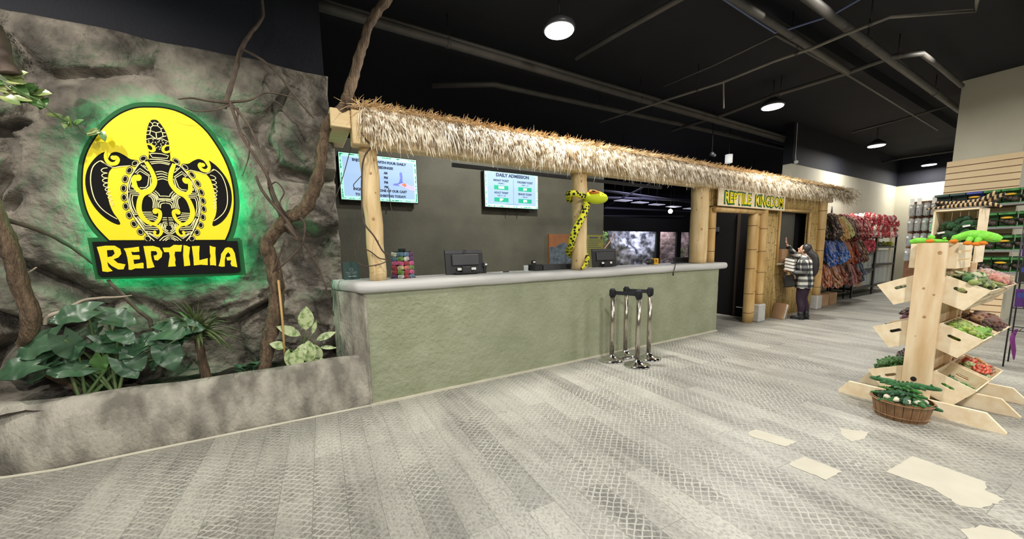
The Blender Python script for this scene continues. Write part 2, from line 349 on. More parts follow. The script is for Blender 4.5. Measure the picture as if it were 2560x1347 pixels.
    def lathe(s, prof, c=(0, 0, 0), n=24, mi=0, sm=True):
        c = Vector(c); v = [c+Vector((r*math.cos(2*math.pi*j/n), r*math.sin(2*math.pi*j/n), z)) for r, z in prof for j in range(n)]
        f = [(i*n+j, i*n+(j+1) % n, (i+1)*n+(j+1) % n, (i+1)*n+j) for i in range(len(prof)-1) for j in range(n)]
        f += [tuple(range(n))[::-1], tuple((len(prof)-1)*n+j for j in range(n))]
        return s.add(v, f, mi, sm)
    def prism(s, poly, d0, d1, fn=None, holes=(), mi=0):
        "polygon (a,b) extruded from d0 to d1; fn(a,b,d)->point (default X,Z plane, depth Y)"
        fn = fn or (lambda a, b2, d: Vector((a, d, b2)))
        loops = [list(poly)]+[list(h) for h in holes]; flat = [p for l in loops for p in l]; n = len(flat)
        tri = geometry.tessellate_polygon([[Vector((p[0], p[1], 0)) for p in l] for l in loops])
        v = [fn(p[0], p[1], d0) for p in flat]+[fn(p[0], p[1], d1) for p in flat]
        f = []
        for t in tri:
            f.append(tuple(t)); f.append(tuple(i+n for i in t)[::-1])
        o = 0
        for l in loops:
            k = len(l)
            for i in range(k): f.append((o+i, o+(i+1) % k, o+(i+1) % k+n, o+i+n))
            o += k
        return s.add(v, f, mi)
    def ribbon(s, pts, wd, fn, d, mi=0):
        "flat painted stroke in the (a,b) plane"
        P = [Vector((p[0], p[1])) for p in pts]; k = len(P); W = lerp_list(wd, k); v = []
        for i in range(k):
            t = P[min(i+1, k-1)]-P[max(i-1, 0)]; t = t.normalized() if t.length > 1e-9 else Vector((1, 0)); n = Vector((-t.y, t.x))*W[i]*.5
            v += [fn(*(P[i]+n), d), fn(*(P[i]-n), d)]
        return s.add(v, [(2*i, 2*i+1, 2*i+3, 2*i+2) for i in range(k-1)], mi)
    def build(s, name, mats, parent=None, loc=None, base=False, fix=True):
        me = bpy.data.meshes.new(name); v = s.v
        o = bpy.data.objects.new(name, me); scene.collection.objects.link(o)
        if parent is not None:
            r = parent
            while r.parent: r = r.parent
            inv = r.matrix_basis.inverted(); v = [inv @ p for p in v]; o.parent = parent
        elif base:
            c = Vector(((min(p.x for p in v)+max(p.x for p in v))/2, (min(p.y for p in v)+max(p.y for p in v))/2, min(p.z for p in v)))
            v = [p-c for p in v]; o.location = c
        me.from_pydata([tuple(p) for p in v], [], s.f)
        if not isinstance(mats, (list, tuple)): mats = [mats]
        for m in mats: me.materials.append(M[m] if isinstance(m, str) else m)
        me.polygons.foreach_set('material_index', s.mi); me.polygons.foreach_set('use_smooth', s.sm)
        if fix:
            import bmesh
            bm = bmesh.new(); bm.from_mesh(me); bmesh.ops.recalc_face_normals(bm, faces=bm.faces); bm.to_mesh(me); bm.free()
        me.update()
        if loc: o.location = loc
        return o
def tag(o, label=None, cat=None, group=None, kind=None):
    if label: o['label'] = label
    if cat: o['category'] = cat
    if group: o['group'] = group
    if kind: o['kind'] = kind
    return o
def thing(name, label, cat, loc=(0, 0, 0), rotz=0., group=None):
    o = bpy.data.objects.new(name, None); scene.collection.objects.link(o); o.empty_display_size = .1
    o.matrix_basis = Matrix.Translation(Vector(loc)) @ Matrix.Rotation(rotz, 4, 'Z')
    return tag(o, label, cat, group)
def dup(root, loc, rot=None, label=None, group=None, scale=None):
    r = root.copy(); scene.collection.objects.link(r); r.location = loc
    if rot is not None: r.rotation_euler = rot
    if scale is not None: r.scale = (scale,)*3 if not isinstance(scale, tuple) else scale
    if label: r['label'] = label
    if group: r['group'] = group
    def kids(a, b2):
        for ch in [c for c in scene.objects if c.parent == a]:
            c = ch.copy(); scene.collection.objects.link(c); c.parent = b2; kids(ch, c)
    kids(root, r)
    return r
def struct(o): o['kind'] = 'structure'; return o
def text_mesh(txt, size, bold=0., align='CENTER'):
    c = bpy.data.curves.new('txt', 'FONT'); c.body = txt; c.size = size; c.align_x = align; c.align_y = 'CENTER'; c.offset = bold; c.resolution_u = 2
    o = bpy.data.objects.new('txt', c); scene.collection.objects.link(o)
    dg = bpy.context.evaluated_depsgraph_get(); me = o.evaluated_get(dg).to_mesh()
    v = [p.co.copy() for p in me.vertices]; f = [tuple(p.vertices) for p in me.polygons]
    o.evaluated_get(dg).to_mesh_clear(); bpy.data.objects.remove(o); bpy.data.curves.remove(c)
    return v, f
def put_text(mb, txt, x, z, y, size, bold=0., wid=None, mi=0, sx=1.):
    "lettering on a plane facing -Y"
    v, f = text_mesh(txt, size, bold)
    if wid:
        ww = max(p.x for p in v)-min(p.x for p in v); sx = wid/ww if ww else 1
    mb.add([Vector((x+p.x*sx, y, z+p.y)) for p in v], f, mi)
# ================================================================ SETTING
YB, XR = 3.72, 25.       # counter front, far end of the shop
def plane_box(name, x0, x1, y0, y1, z0, z1, m): return struct(MB().box(x0, x1, y0, y1, z0, z1).build(name, m, base=True))
plane_box('floor', -7, 24, -9, 14, -.1, 0, 'floor')
plane_box('ceiling', -7, 24, -9, 14, CEIL, CEIL+.1, 'ceil')
plane_box('wall_left', -7, .40, 4.46, 4.60, 0, CEIL, 'navy')
struct(MB().box(.05, 5.31, 5.4, 5.52, 0, 3.02).build('wall_behind_counter', 'olive', base=True))
# cream wall behind the shelving, its black painted band above, the end wall
xw0, xw1, YW = 10.75, 18.6, 4.5
plane_box('wall_back', xw0, xw1+.2, YW, YW+.2, 0, 3.53, 'cream')
plane_box('wall_back_upper', xw0, xw1+.2, YW-.004, YW+.204, 3.53, CEIL, 'navy')
plane_box('wall_right', xw1, xw1+.2, -6, YW, 0, 3.53, 'cream')
plane_box('wall_right_upper', xw1-.004, xw1+.204, -6, YW, 3.53, CEIL, 'navy')
# wall pillar clad in slatwall
PX, PY0, PY1 = 11.0, 1.14, 1.93
plane_box('wall_pillar', PX, PX+1.4, PY0, PY1, 0, CEIL, 'cream')

# ---- rock wall
def rock_y(x, z):
    p = Vector((x*1.25+3.1, z*1.45+1.7, 0))
    p2 = p+Vector((noise.noise(p*1.3), noise.noise(p*1.3+Vector((9, 4, 2))), 0))*.32
    d, pts = noise.voronoi(p2, distance_metric='DISTANCE')
    edge = min((d[1]-d[0])*4.2, 1.); edge = edge*edge*(3-2*edge)
    c = Vector(pts[0]); cell = noise.noise(c*3.7); tx, tz = noise.noise(c*5.1+Vector((4, 1, 0))), noise.noise(c*4.3+Vector((0, 7, 2)))
    q2 = p2-c; facet = tx*q2.x*.30+tz*q2.y*.34-.10*q2.length
    d3, pt3 = noise.voronoi(p2*2.7+Vector((5, 5, 0)), distance_metric='DISTANCE'); c3 = Vector(pt3[0]); q3 = p2*2.7+Vector((5, 5, 0))-c3
    facet2 = (noise.noise(c3*3.3)*q3.x+noise.noise(c3*2.9+Vector((3, 0, 0)))*q3.y)*.075+noise.noise(c3*7.7)*.02
    fr = noise.fractal(Vector((x*2.6, z*2.6, .5)), 1., 2., 6)
    fr2 = noise.hetero_terrain(Vector((x*7, z*7, 2.)), .8, 2.1, 5, .6)
    low = max(0., min(1., (1.75-z)/.6)); left = max(0., min(1., (-1.6-x)/.4)); right = max(0., min(1., (x+.4)/.3))
    k = .5+.8*max(low, left*.95, right*.7)
    h = .03+k*(.16*edge+.15*cell*edge+facet*1.1+facet2+.04*fr)+.012*fr2
    if z < 1.0: h += .10*(1-z)                       # the foot of the wall swells out
    sx, sz = (x+.93)/.74, (z-2.0)/.86               # an even bed where the sign hangs
    q = math.sqrt(sx*sx+sz*sz); wq = max(0., min(1., (1.28-q)/.3)); wq = wq*wq*(3-2*wq)
    h = h*(1-wq)+(.145+.03*fr)*wq
    if z > 3.05: h *= max(.1, 1-(z-3.05)/.35)
    return 4.42-max(h, -.02)
def rock_wall():
    nx, nz, x0, x1, ztop = 300, 230, -4.2, .42, 3.34
    v, f = [], []
    for j in range(nz+1):
        for i in range(nx+1):
            x = x0+(x1-x0)*i/nx; z = ztop*j/nz
            if j == nz: z += .03*noise.noise(Vector((x*2, 0, 7)))
            y = rock_y(x, z)
            v.append(Vector((x+.03*noise.noise(Vector((x*3, z*3, 5))) if 0 < i < nx else x+(.03*noise.noise(Vector((0, z*2.2, 5))) if i == nx else 0), y, z)))
    for j in range(nz):
        for i in range(nx): a = j*(nx+1)+i; f.append((a, a+1, a+nx+2, a+nx+1))
    o = len(v); n1 = nx+1
    for i in range(n1): p = v[nz*n1+i]; v.append(Vector((p.x, 4.46, p.z)))
    for i in range(nx): f.append((nz*n1+i, nz*n1+i+1, o+i+1, o+i))
    o2 = len(v)
    for j in range(nz+1): p = v[j*n1+nx]; v.append(Vector((p.x+.01, 4.62, p.z)))
    for j in range(nz): f.append((j*n1+nx, o2+j, o2+j+1, (j+1)*n1+nx))
    return struct(MB().add(v, f, 0, True).build('wall_rock', 'rock', fix=False))
rock_wall()

# ---- planter trough of textured concrete in front of the rock
def planter():
    path = [(-3.5, 4.17), (-2.8, 4.08), (-2.15, 3.99), (-1.86, 3.86), (-1.6, 3.80), (-1.1, 3.79), (-.5, 3.77), (.1, 3.745), (.535, 3.735)]
    pts = cr([(x, y, 0) for x, y in path], 10)
    prof = [(0, 0), (-.015, .10), (.0, .25), (.015, .36), (.035, .43), (.07, .475), (.12, .492), (.17, .480), (.2, .44), (.21, .38), (.21, .0)]
    v, f = [], []; m = len(prof)
    for i, p in enumerate(pts):
        t = (pts[min(i+1, len(pts)-1)]-pts[max(i-1, 0)]).normalized(); n = Vector((-t.y, t.x, 0))
        for d, z in prof:
            q = p+n*d+Vector((0, 0, z)); wv = noise.fractal(q*2.4, 1., 2., 4)*.022*min(1, z*8)
            if d >= .035 and z > .4: q.z += noise.noise(q*1.8)*.022
            v.append(q-n*wv)
    for i in range(len(pts)-1):
        for j in range(m-1): f.append((i*m+j, (i+1)*m+j, (i+1)*m+j+1, i*m+j+1))
    f.append(tuple(range(m))); f.append(tuple((len(pts)-1)*m+j for j in range(m))[::-1])
    r = thing('planter_trough', 'long grey concrete planter trough running below the rock wall', 'planter', (-.6, 3.9, 0))
    MB().add(v, f, 0, True).build('trough_wall', 'conc', r)
    g = MB(); nx = 90; sv, sf = [], []
    for i in range(nx+1):
        x = -3.4+3.85*i/nx
        for j in range(9):
            y = 3.85+.44*j/8+(max(0, -1.9-x)*.13); sv.append(Vector((x, y, .435+.03*noise.noise(Vector((x*6, y*6, 1)))+.012*noise.noise(Vector((x*25, y*25, 1))))))
    for i in range(nx):
        for j in range(8): a = i*9+j; sf.append((a, a+9, a+10, a+1))
    g.add(sv, sf, 0, True).build('soil', 'soil', r)
planter()
# thin caulk line at the foot of planter and counter
c = MB(); c.tube([Vector((x, y-.012, .006)) for x, y in [(-3.2, 4.1), (-2.15, 3.975), (-1.86, 3.845), (-1.6, 3.785), (-1.1, 3.775), (-.5, 3.755), (.1, 3.73), (.545, 3.715)]], .012, 6)
struct(c.build('trim_1', 'trim'))
struct(MB().box(.53, 6.47, YB-.03, YB+.02, 0, .018).build('trim_2', 'trim', base=True))

# ================================================================ BACKLIT SIGN
SY = 4.17
def S(a, b2): p = at(160+a/2.748, 230+b2/2.748, Y=SY); return (p.x, p.z)
def S2(a, b2): p = at(300+a/7.757, 560+b2/7.757, Y=SY); return (p.x, p.z)
def S3(a, b2): p = at(a/2.866, 540+b2/2.866, Y=SY); return (p.x, p.z)
fs = lambda a, b2, d: Vector((a, SY-d, b2))
def sign():
    t = thing('logo_sign', 'large round yellow and black turtle sign with green edge glowing on the rock wall', 'sign', (-.95, SY, 1.4))
    ell = [(600, 107), (500, 113), (400, 150), (310, 215), (240, 295), (180, 390), (145, 490), (134, 600), (140, 720), (170, 835), (225, 930), (318, 1028)]
    ellr = [(1120, 1024), (1150, 950), (1172, 850), (1180, 760), (1172, 660), (1150, 560), (1110, 460), (1055, 365), (985, 270), (900, 195), (800, 140), (700, 113)]
    disc = cr([S(*p) for p in ell[::-1]], 6)[:-1]
    full = [Vector((*p, 0)) for p in []]
    loop = cr([(*S(*p), 0) for p in ell[::-1]+ellr[::-1]], 5, False)
    cx, cz = S(655, 610)
    grow = lambda L, s: [(cx+(p[0]-cx)*s, cz+(p[1]-cz)*s) for p in L]
    loop2 = [(p.x, p.y) for p in loop]
    plate = [S(213, 1030), S(300, 1028), S(600, 1024), S(900, 1027), S(1195, 1024), S(1206, 1120), S(1217, 1228), S(1190, 1238), S(900, 1246), S(600, 1256), S(265, 1265), S(252, 1250)]
    plate_g = [S(172, 1003), S(240, 1000), S(1150, 1003), S(1205, 1002), S(1222, 1020), S(1250, 1255), S(900, 1270), S(228, 1285)]
    outer = grow(loop2, 1.055)
    g = MB(); g.prism(outer, 0, .03, fs); g.prism(plate_g, -.002, .031, fs); g.build('green_backing', 'green', t)
    MB().prism(loop2, .031, .034, fs).build('black_rim', 'black', t)
    MB().prism(grow(loop2, .978), .034, .037, fs).build('yellow_disc', 'yellow', t)
    np_ = MB().prism(plate, .0365, .048, fs).build('name_plate', 'black', t)
    # turtle: traced on its left half and mirrored about its own axis
    _a0, _a1 = S((300+648/6.236-160)*2.748, (390+80/6.236-230)*2.748), S((300+797/6.236-160)*2.748, (390+1220/6.236-230)*2.748)
    ax = lambda z: _a0[0]+(_a1[0]-_a0[0])*(z-_a0[1])/(_a1[1]-_a0[1])
    T = MB()   # 0 black, 1 yellow, 2 pale line
    def both(fn_): fn_(lambda p: p); fn_(lambda p: (2*ax(p[1])-p[0], p[1]))
    def blk(pts, d=.038, n=5, mi=0, closed=True):
        L = [S(*p) for p in pts]; L = [(q.x, q.y) for q in cr([(*p, 0) for p in L], n, closed)]
        def go(m):
            K = [m(p) for p in L]; T.prism(K, d-.0012, d, fs, mi=mi)
        both(go)
    def line(pts, wd, d=.041, n=5, mi=2, sym=True, smooth=True):
        L = [S(*p) for p in pts]; L = [(q.x, q.y) for q in cr([(*p, 0) for p in L], n)] if smooth else L
        k = .0012
        W = [x*k for x in wd] if isinstance(wd, (list, tuple)) else wd*k
        def go(m): T.ribbon([m(p) for p in L], W, fs, d, mi)
        both(go) if sym else go(lambda p: p)
    def one(pts, d=.038, n=5, mi=0):
        L = [(q.x, q.y) for q in cr([(*S(*p), 0) for p in pts], n, True)]; T.prism(L, d-.0012, d, fs, mi=mi)
    # head and neck
    SH = lambda p: S((350+p[0]/12.25-160)*2.748, (295+p[1]/12.25-230)*2.748)
    SC = lambda p: S((300+p[0]/6.236-160)*2.748, (390+p[1]/6.236-230)*2.748)
    def poly(P, d, mi=0, n=4, mirror=False):
        L = [(q.x, q.y) for q in cr([(*p, 0) for p in P], n, True)] if n else P
        T.prism(L, d-.0012, d, fs, mi=mi)
    def stroke(P, wd, d=.041, mi=2, n=4, sym=False):
        L = [(q.x, q.y) for q in cr([(*p, 0) for p in P], n)] if n > 1 else P; W = [x*.0012 for x in wd] if isinstance(wd, (list, tuple)) else wd*.0012
        for m in ((lambda p: p), (lambda p: (2*ax(p[1])-p[0], p[1])))[:2 if sym else 1]: T.ribbon([m(p) for p in L], W, fs, d, mi)
    poly([SH(p) for p in [(480, 95), (560, 108), (640, 180), (730, 300), (820, 450), (890, 650), (930, 830), (940, 1000), (950, 1330), (640, 1345), (340, 1330), (320, 1050), (250, 780), (245, 560), (265, 420), (310, 240), (370, 130), (420, 100)]], .0384)
    for P in ([(355, 160), (430, 215), (500, 175), (585, 215), (640, 200)], [(430, 215), (445, 280), (380, 330), (375, 430), (540, 490), (700, 460), (690, 370), (590, 285), (445, 280)], [(590, 285), (585, 215)], [(310, 315), (380, 330)], [(255, 440), (375, 430)], [(375, 430), (345, 540), (245, 550)], [(345, 540), (450, 620), (560, 680), (650, 655), (755, 610), (735, 490), (700, 460)], [(540, 490), (560, 680)], [(690, 370), (740, 355)], [(735, 490), (830, 495)], [(755, 610), (850, 590)], [(245, 695), (420, 655), (590, 690), (730, 680), (920, 770)], [(340, 1125), (520, 1115), (700, 1130), (920, 1190), (880, 1270), (640, 1255), (430, 1240), (340, 1125)]):
        stroke([SH(p) for p in P], 5.2, n=1)
    for a, b2 in ((315, 740), (330, 790), (400, 815), (440, 780), (450, 705), (520, 785), (550, 835), (600, 775), (640, 740), (685, 835), (725, 735), (750, 795), (845, 795), (825, 845), (515, 890), (610, 915), (675, 935), (705, 890), (555, 950), (650, 990)):
        poly([SH((a+24*math.cos(q), b2+17*math.sin(q))) for q in (0, 1.05, 2.1, 3.14, 4.2, 5.2)], .041, 2, 0)
    stroke([SH(p) for p in [(255, 838), (370, 850), (462, 920), (480, 1010), (420, 1055), (340, 1030), (290, 985)]], [8, 12, 16, 18, 16, 12, 9], .0415, 1); stroke([SH(p) for p in [(940, 880), (830, 890), (755, 960), (765, 1045), (840, 1085), (925, 1065), (950, 1030)]], [8, 11, 15, 17, 16, 13, 9], .0415, 1)
    # flipper
    blk([(303, 420), (255, 438), (212, 480), (178, 535), (163, 600), (168, 670), (190, 735), (225, 795), (275, 850), (335, 893), (385, 913), (399, 905), (385, 875), (352, 830), (325, 765), (315, 700), (314, 630), (322, 560), (345, 520), (300, 490)], n=4)
    blk([(520, 478), (470, 468), (425, 440), (380, 420), (345, 424), (330, 440), (318, 470), (325, 500), (345, 522), (400, 516), (450, 512), (490, 512)], n=4)
    line([(305, 414), (300, 445), (310, 478), (338, 500), (372, 496), (386, 470), (372, 452), (354, 460)], [7, 14, 20, 24, 22, 18, 15, 12], mi=1)
    line([(350, 524), (300, 500), (268, 480), (222, 512), (202, 570), (203, 650), (228, 740), (275, 805), (335, 850), (380, 875)], 5)
    line([(268, 482), (345, 524), (400, 518), (470, 513)], 5, n=3)
    for i in range(9):
        b2 = 545+i*36-i*i*.9; r = 17-i*1.2; a = 312+i*i*.55-(2 if i < 4 else -i*.8); wd = 38-i*3.3
        line([(a+4, b2-r), (a-wd*.6, b2-r*.8), (a-wd, b2), (a-wd*.6, b2+r*.8), (a+4, b2+r)], 4.5, n=4)
    # shell
    LP_ = [(640, 60), (480, 62), (330, 118), (240, 238), (180, 345), (142, 460), (132, 600), (150, 745), (200, 890), (265, 1010), (355, 1130), (450, 1250), (520, 1330)]
    half = [SC(p) for p in LP_]; mir = lambda p: (2*ax(p[1])-p[0], p[1]); poly(half+[mir(p) for p in half[::-1]], .0386, 0, 0)
    OV = [(390, 55, -.35), (262, 130, -.55), (175, 238, -.95), (110, 372, -1.3), (86, 515, -1.5), (94, 655, 1.5), (120, 792, 1.35), (172, 930, 1.15), (245, 1065, .95), (345, 1187, .8), (458, 1290, .62)]
    for a, b2, q in OV:
        for mi, d, r1, r2 in ((0, .0392, 61, 50), (2, .0398, 51, 40), (0, .0404, 42, 31)):
            L = [SC((a+r1*math.cos(u)*math.cos(q)-r2*math.sin(u)*math.sin(q), min(1328, b2+r1*math.cos(u)*math.sin(q)+r2*math.sin(u)*math.cos(q)))) for u in [2*math.pi*k/16 for k in range(16)]]
            for m in ((lambda p: p), mir): T.prism([m(p) for p in L], d-.0005, d, fs, mi=mi)
    for P in ([(480, 66), (645, 72), (800, 98)], [(490, 112), (645, 100), (805, 135)], [(512, 138), (645, 124), (790, 152)], [(580, 264), (672, 255), (762, 285)], [(595, 302), (680, 292), (762, 317)], [(605, 346), (682, 332), (760, 356)], [(608, 386), (690, 368), (766, 393)]): stroke([SC(p) for p in P], 5.5)
    for P in ([(265, 275), (340, 210), (495, 318)], [(505, 345), (500, 480), (440, 525), (375, 540)], [(290, 292), (340, 247), (480, 332), (460, 470), (420, 505), (335, 505)], [(352, 150), (470, 248)], [(392, 158), (435, 192)], [(215, 350), (180, 480), (180, 542), (312, 546)], [(215, 460), (215, 496), (242, 500)], [(150, 570), (342, 574)], [(342, 600), (190, 600), (182, 690), (207, 810), (252, 898), (292, 890)], [(342, 628), (227, 625), (217, 690), (237, 790), (277, 880)], [(240, 920), (300, 915)],
              [(690, 968), (775, 968)], [(684, 1000), (780, 1000)], [(370, 882), (520, 882)], [(380, 912), (540, 912)], [(395, 942), (560, 940), (612, 962)], [(420, 975), (540, 970), (602, 992)], [(446, 1002), (530, 996), (586, 1012)], [(638, 1058), (646, 1102)], [(661, 1050), (673, 1130)], [(790, 1034), (700, 1036), (686, 1080), (690, 1132)], [(790, 1058), (720, 1060), (714, 1110), (696, 1146), (772, 1196), (798, 1198)], [(792, 1082), (737, 1082), (735, 1120), (722, 1142), (776, 1172)], [(690, 1172), (762, 1216), (798, 1220)], [(798, 1242), (762, 1242), (700, 1266), (640, 1322)], [(798, 1266), (766, 1266), (690, 1322)], [(798, 1292), (772, 1292), (732, 1322)],
              [(275, 962), (395, 1138), (620, 1150)], [(300, 950), (408, 1116), (560, 1116), (622, 1126)], [(326, 976), (427, 1090), (520, 1092)], [(430, 1176), (545, 1186)], [(430, 1186), (610, 1290), (650, 1250)], [(482, 1200), (606, 1266), (632, 1250)]): stroke([SC(p) for p in P], 5.2, n=1, sym=True)
    for P in ([(470, 630), (520, 660), (545, 730), (540, 822)], [(486, 612), (546, 650), (571, 730), (571, 816)], [(505, 598), (562, 636), (595, 700), (602, 745), (600, 816)], [(545, 570), (600, 620), (626, 670), (690, 672), (728, 672)], [(570, 550), (625, 600), (646, 632), (690, 634), (722, 634)], [(630, 816), (628, 752), (652, 716), (735, 706)], [(656, 820), (656, 772), (682, 746), (740, 742)], [(520, 590), (582, 632), (614, 690), (650, 690), (730, 690)]): stroke([SC(p) for p in P], 5.2, sym=True)
    stroke([SC(p) for p in [(420, 100), (330, 134), (252, 244), (192, 345), (157, 462), (147, 600), (166, 740), (216, 880), (282, 1000), (372, 1122), (470, 1240), (560, 1326)]], 5.5, .0408, sym=True)
    def dot(a, b2, r, d=.0434, f=SC): L = [f((a+r*math.cos(q*.45), b2+r*math.sin(q*.45))) for q in range(14)]; [T.prism([m(p) for p in L], d-.001, d, fs, mi=1) for m in ((lambda p: p), mir)]
    # broad yellow scrolls
    stroke([SC(p) for p in [(432, 104), (490, 200), (542, 300), (566, 400), (545, 480), (480, 560), (400, 600), (352, 660), (328, 760), (330, 860), (378, 960), (460, 1036), (556, 1062), (625, 1010), (652, 930), (640, 868), (596, 845)]], [20, 25, 25, 27, 27, 30, 27, 26, 27, 28, 28, 26, 22, 20, 20, 20, 20], .0425, 1, sym=True); dot(578, 866, 46)
    stroke([SC(p) for p in [(470, 560), (400, 570), (330, 556), (275, 500), (252, 420), (254, 355), (292, 324)]], [22, 26, 27, 26, 24, 24, 22], .0428, 1, sym=True); dot(316, 352, 52)
    stroke([SC(p) for p in [(530, 1066), (615, 1096), (662, 1148), (668, 1200), (636, 1240), (588, 1238), (558, 1210)]], [14, 17, 18, 17, 15, 14, 13], .0431, 1, sym=True); dot(568, 1192, 27)
    q = S(356, 460); L = [(q[0]+.017*math.cos(u*.45), q[1]+.017*math.sin(u*.45)) for u in range(14)]; [T.prism([m(p) for p in L], .0424, .0434, fs, mi=1) for m in ((lambda p: p), mir)]
    T.build('turtle_emblem', ['black', 'yellow', 'cream_line'], t, fix=False)
    # lettering
    R = [(715, 222), (775, 213), (840, 213), (880, 236), (888, 270), (868, 296), (832, 310), (862, 335), (917, 345), (903, 380), (868, 381), (820, 356), (788, 326), (796, 360), (827, 392), (790, 399), (755, 394), (748, 340), (732, 275)]
    hole = [(786, 245), (832, 243), (842, 268), (822, 288), (790, 294)]
    k = .052
    MB().prism([S3(*p) for p in R], .046, k, fs, [[S3(*p) for p in hole]]).build('letter', 'yellow', np_)
    L = {'E': [(120, 475), (270, 460), (410, 440), (420, 535), (330, 545), (262, 535), (285, 600), (415, 600), (430, 640), (425, 680), (305, 690), (320, 775), (480, 745), (500, 760), (500, 855), (340, 855), (270, 885), (215, 880), (212, 800), (190, 650), (160, 540)],
         'P': [(497, 430), (680, 425), (800, 460), (860, 550), (845, 640), (770, 705), (710, 695), (690, 610), (745, 600), (765, 565), (735, 525), (640, 525), (640, 600), (660, 700), (710, 830), (630, 850), (565, 855), (550, 700), (530, 600)],
         'T': [(862, 460), (1000, 455), (1080, 405), (1180, 410), (1235, 405), (1215, 535), (1100, 535), (1090, 600), (1110, 690), (1100, 740), (1115, 815), (970, 825), (980, 740), (1000, 620), (985, 545), (895, 545)],
         'I': [(1262, 410), (1320, 420), (1385, 450), (1375, 550), (1365, 620), (1385, 740), (1390, 800), (1275, 815), (1265, 700), (1255, 600)],
         'L': [(1420, 430), (1570, 425), (1560, 560), (1565, 700), (1640, 680), (1725, 660), (1725, 795), (1590, 785), (1460, 800), (1450, 650)],
         'J': [(1762, 420), (1820, 440), (1875, 450), (1870, 560), (1880, 680), (1885, 805), (1830, 795), (1770, 795), (1765, 680), (1780, 620), (1765, 560)],
         'A': [(1930, 810), (1955, 740), (1975, 640), (1980, 580), (2060, 465), (2120, 450), (2190, 470), (2240, 560), (2265, 690), (2290, 835), (2180, 810), (2160, 760), (2175, 700), (2095, 705), (2080, 645), (2155, 630), (2155, 590), (2115, 545), (2070, 600), (2050, 700), (2050, 820), (1990, 825)]}
    for q in 'EPTILJA': MB().prism([S2(*p) for p in L[q]], .046, k, fs).build('letter', 'yellow', np_)
    # light strip behind the edge of the backing
    led = MB(); edge = [Vector((p[0], SY+.03, p[1])) for p in grow(loop2, 1.0)]; led.tube(edge, .008, 6)
    pg = [Vector((cx+(p[0]-cx)*.95, SY+.03, p[1]+(.04 if i > 4 else -.03))) for i, p in enumerate([plate_g[0], plate_g[7], plate_g[6], plate_g[5], plate_g[4]])]
    pg = [Vector((plate_g[0][0]+.04, SY+.03, plate_g[0][1]-.03)), Vector((plate_g[7][0]+.04, SY+.03, plate_g[7][1]+.035)), Vector((plate_g[6][0], SY+.03, plate_g[6][1]+.035)), Vector((plate_g[5][0]-.04, SY+.03, plate_g[5][1]+.035)), Vector((plate_g[4][0]-.035, SY+.03, plate_g[4][1]-.03))]
    led.tube(pg, .008, 6); led.build('light_strip', 'led', t)
    mt = MB()
    for x, z in ((-1.3, 2.3), (-.55, 2.3), (-1.25, 1.55), (-.5, 1.55)): mt.cyl((x, SY, z), (x, 4.40, z), .012, 8)
    mt.build('stand_off', 'metal_dark', t)
sign()

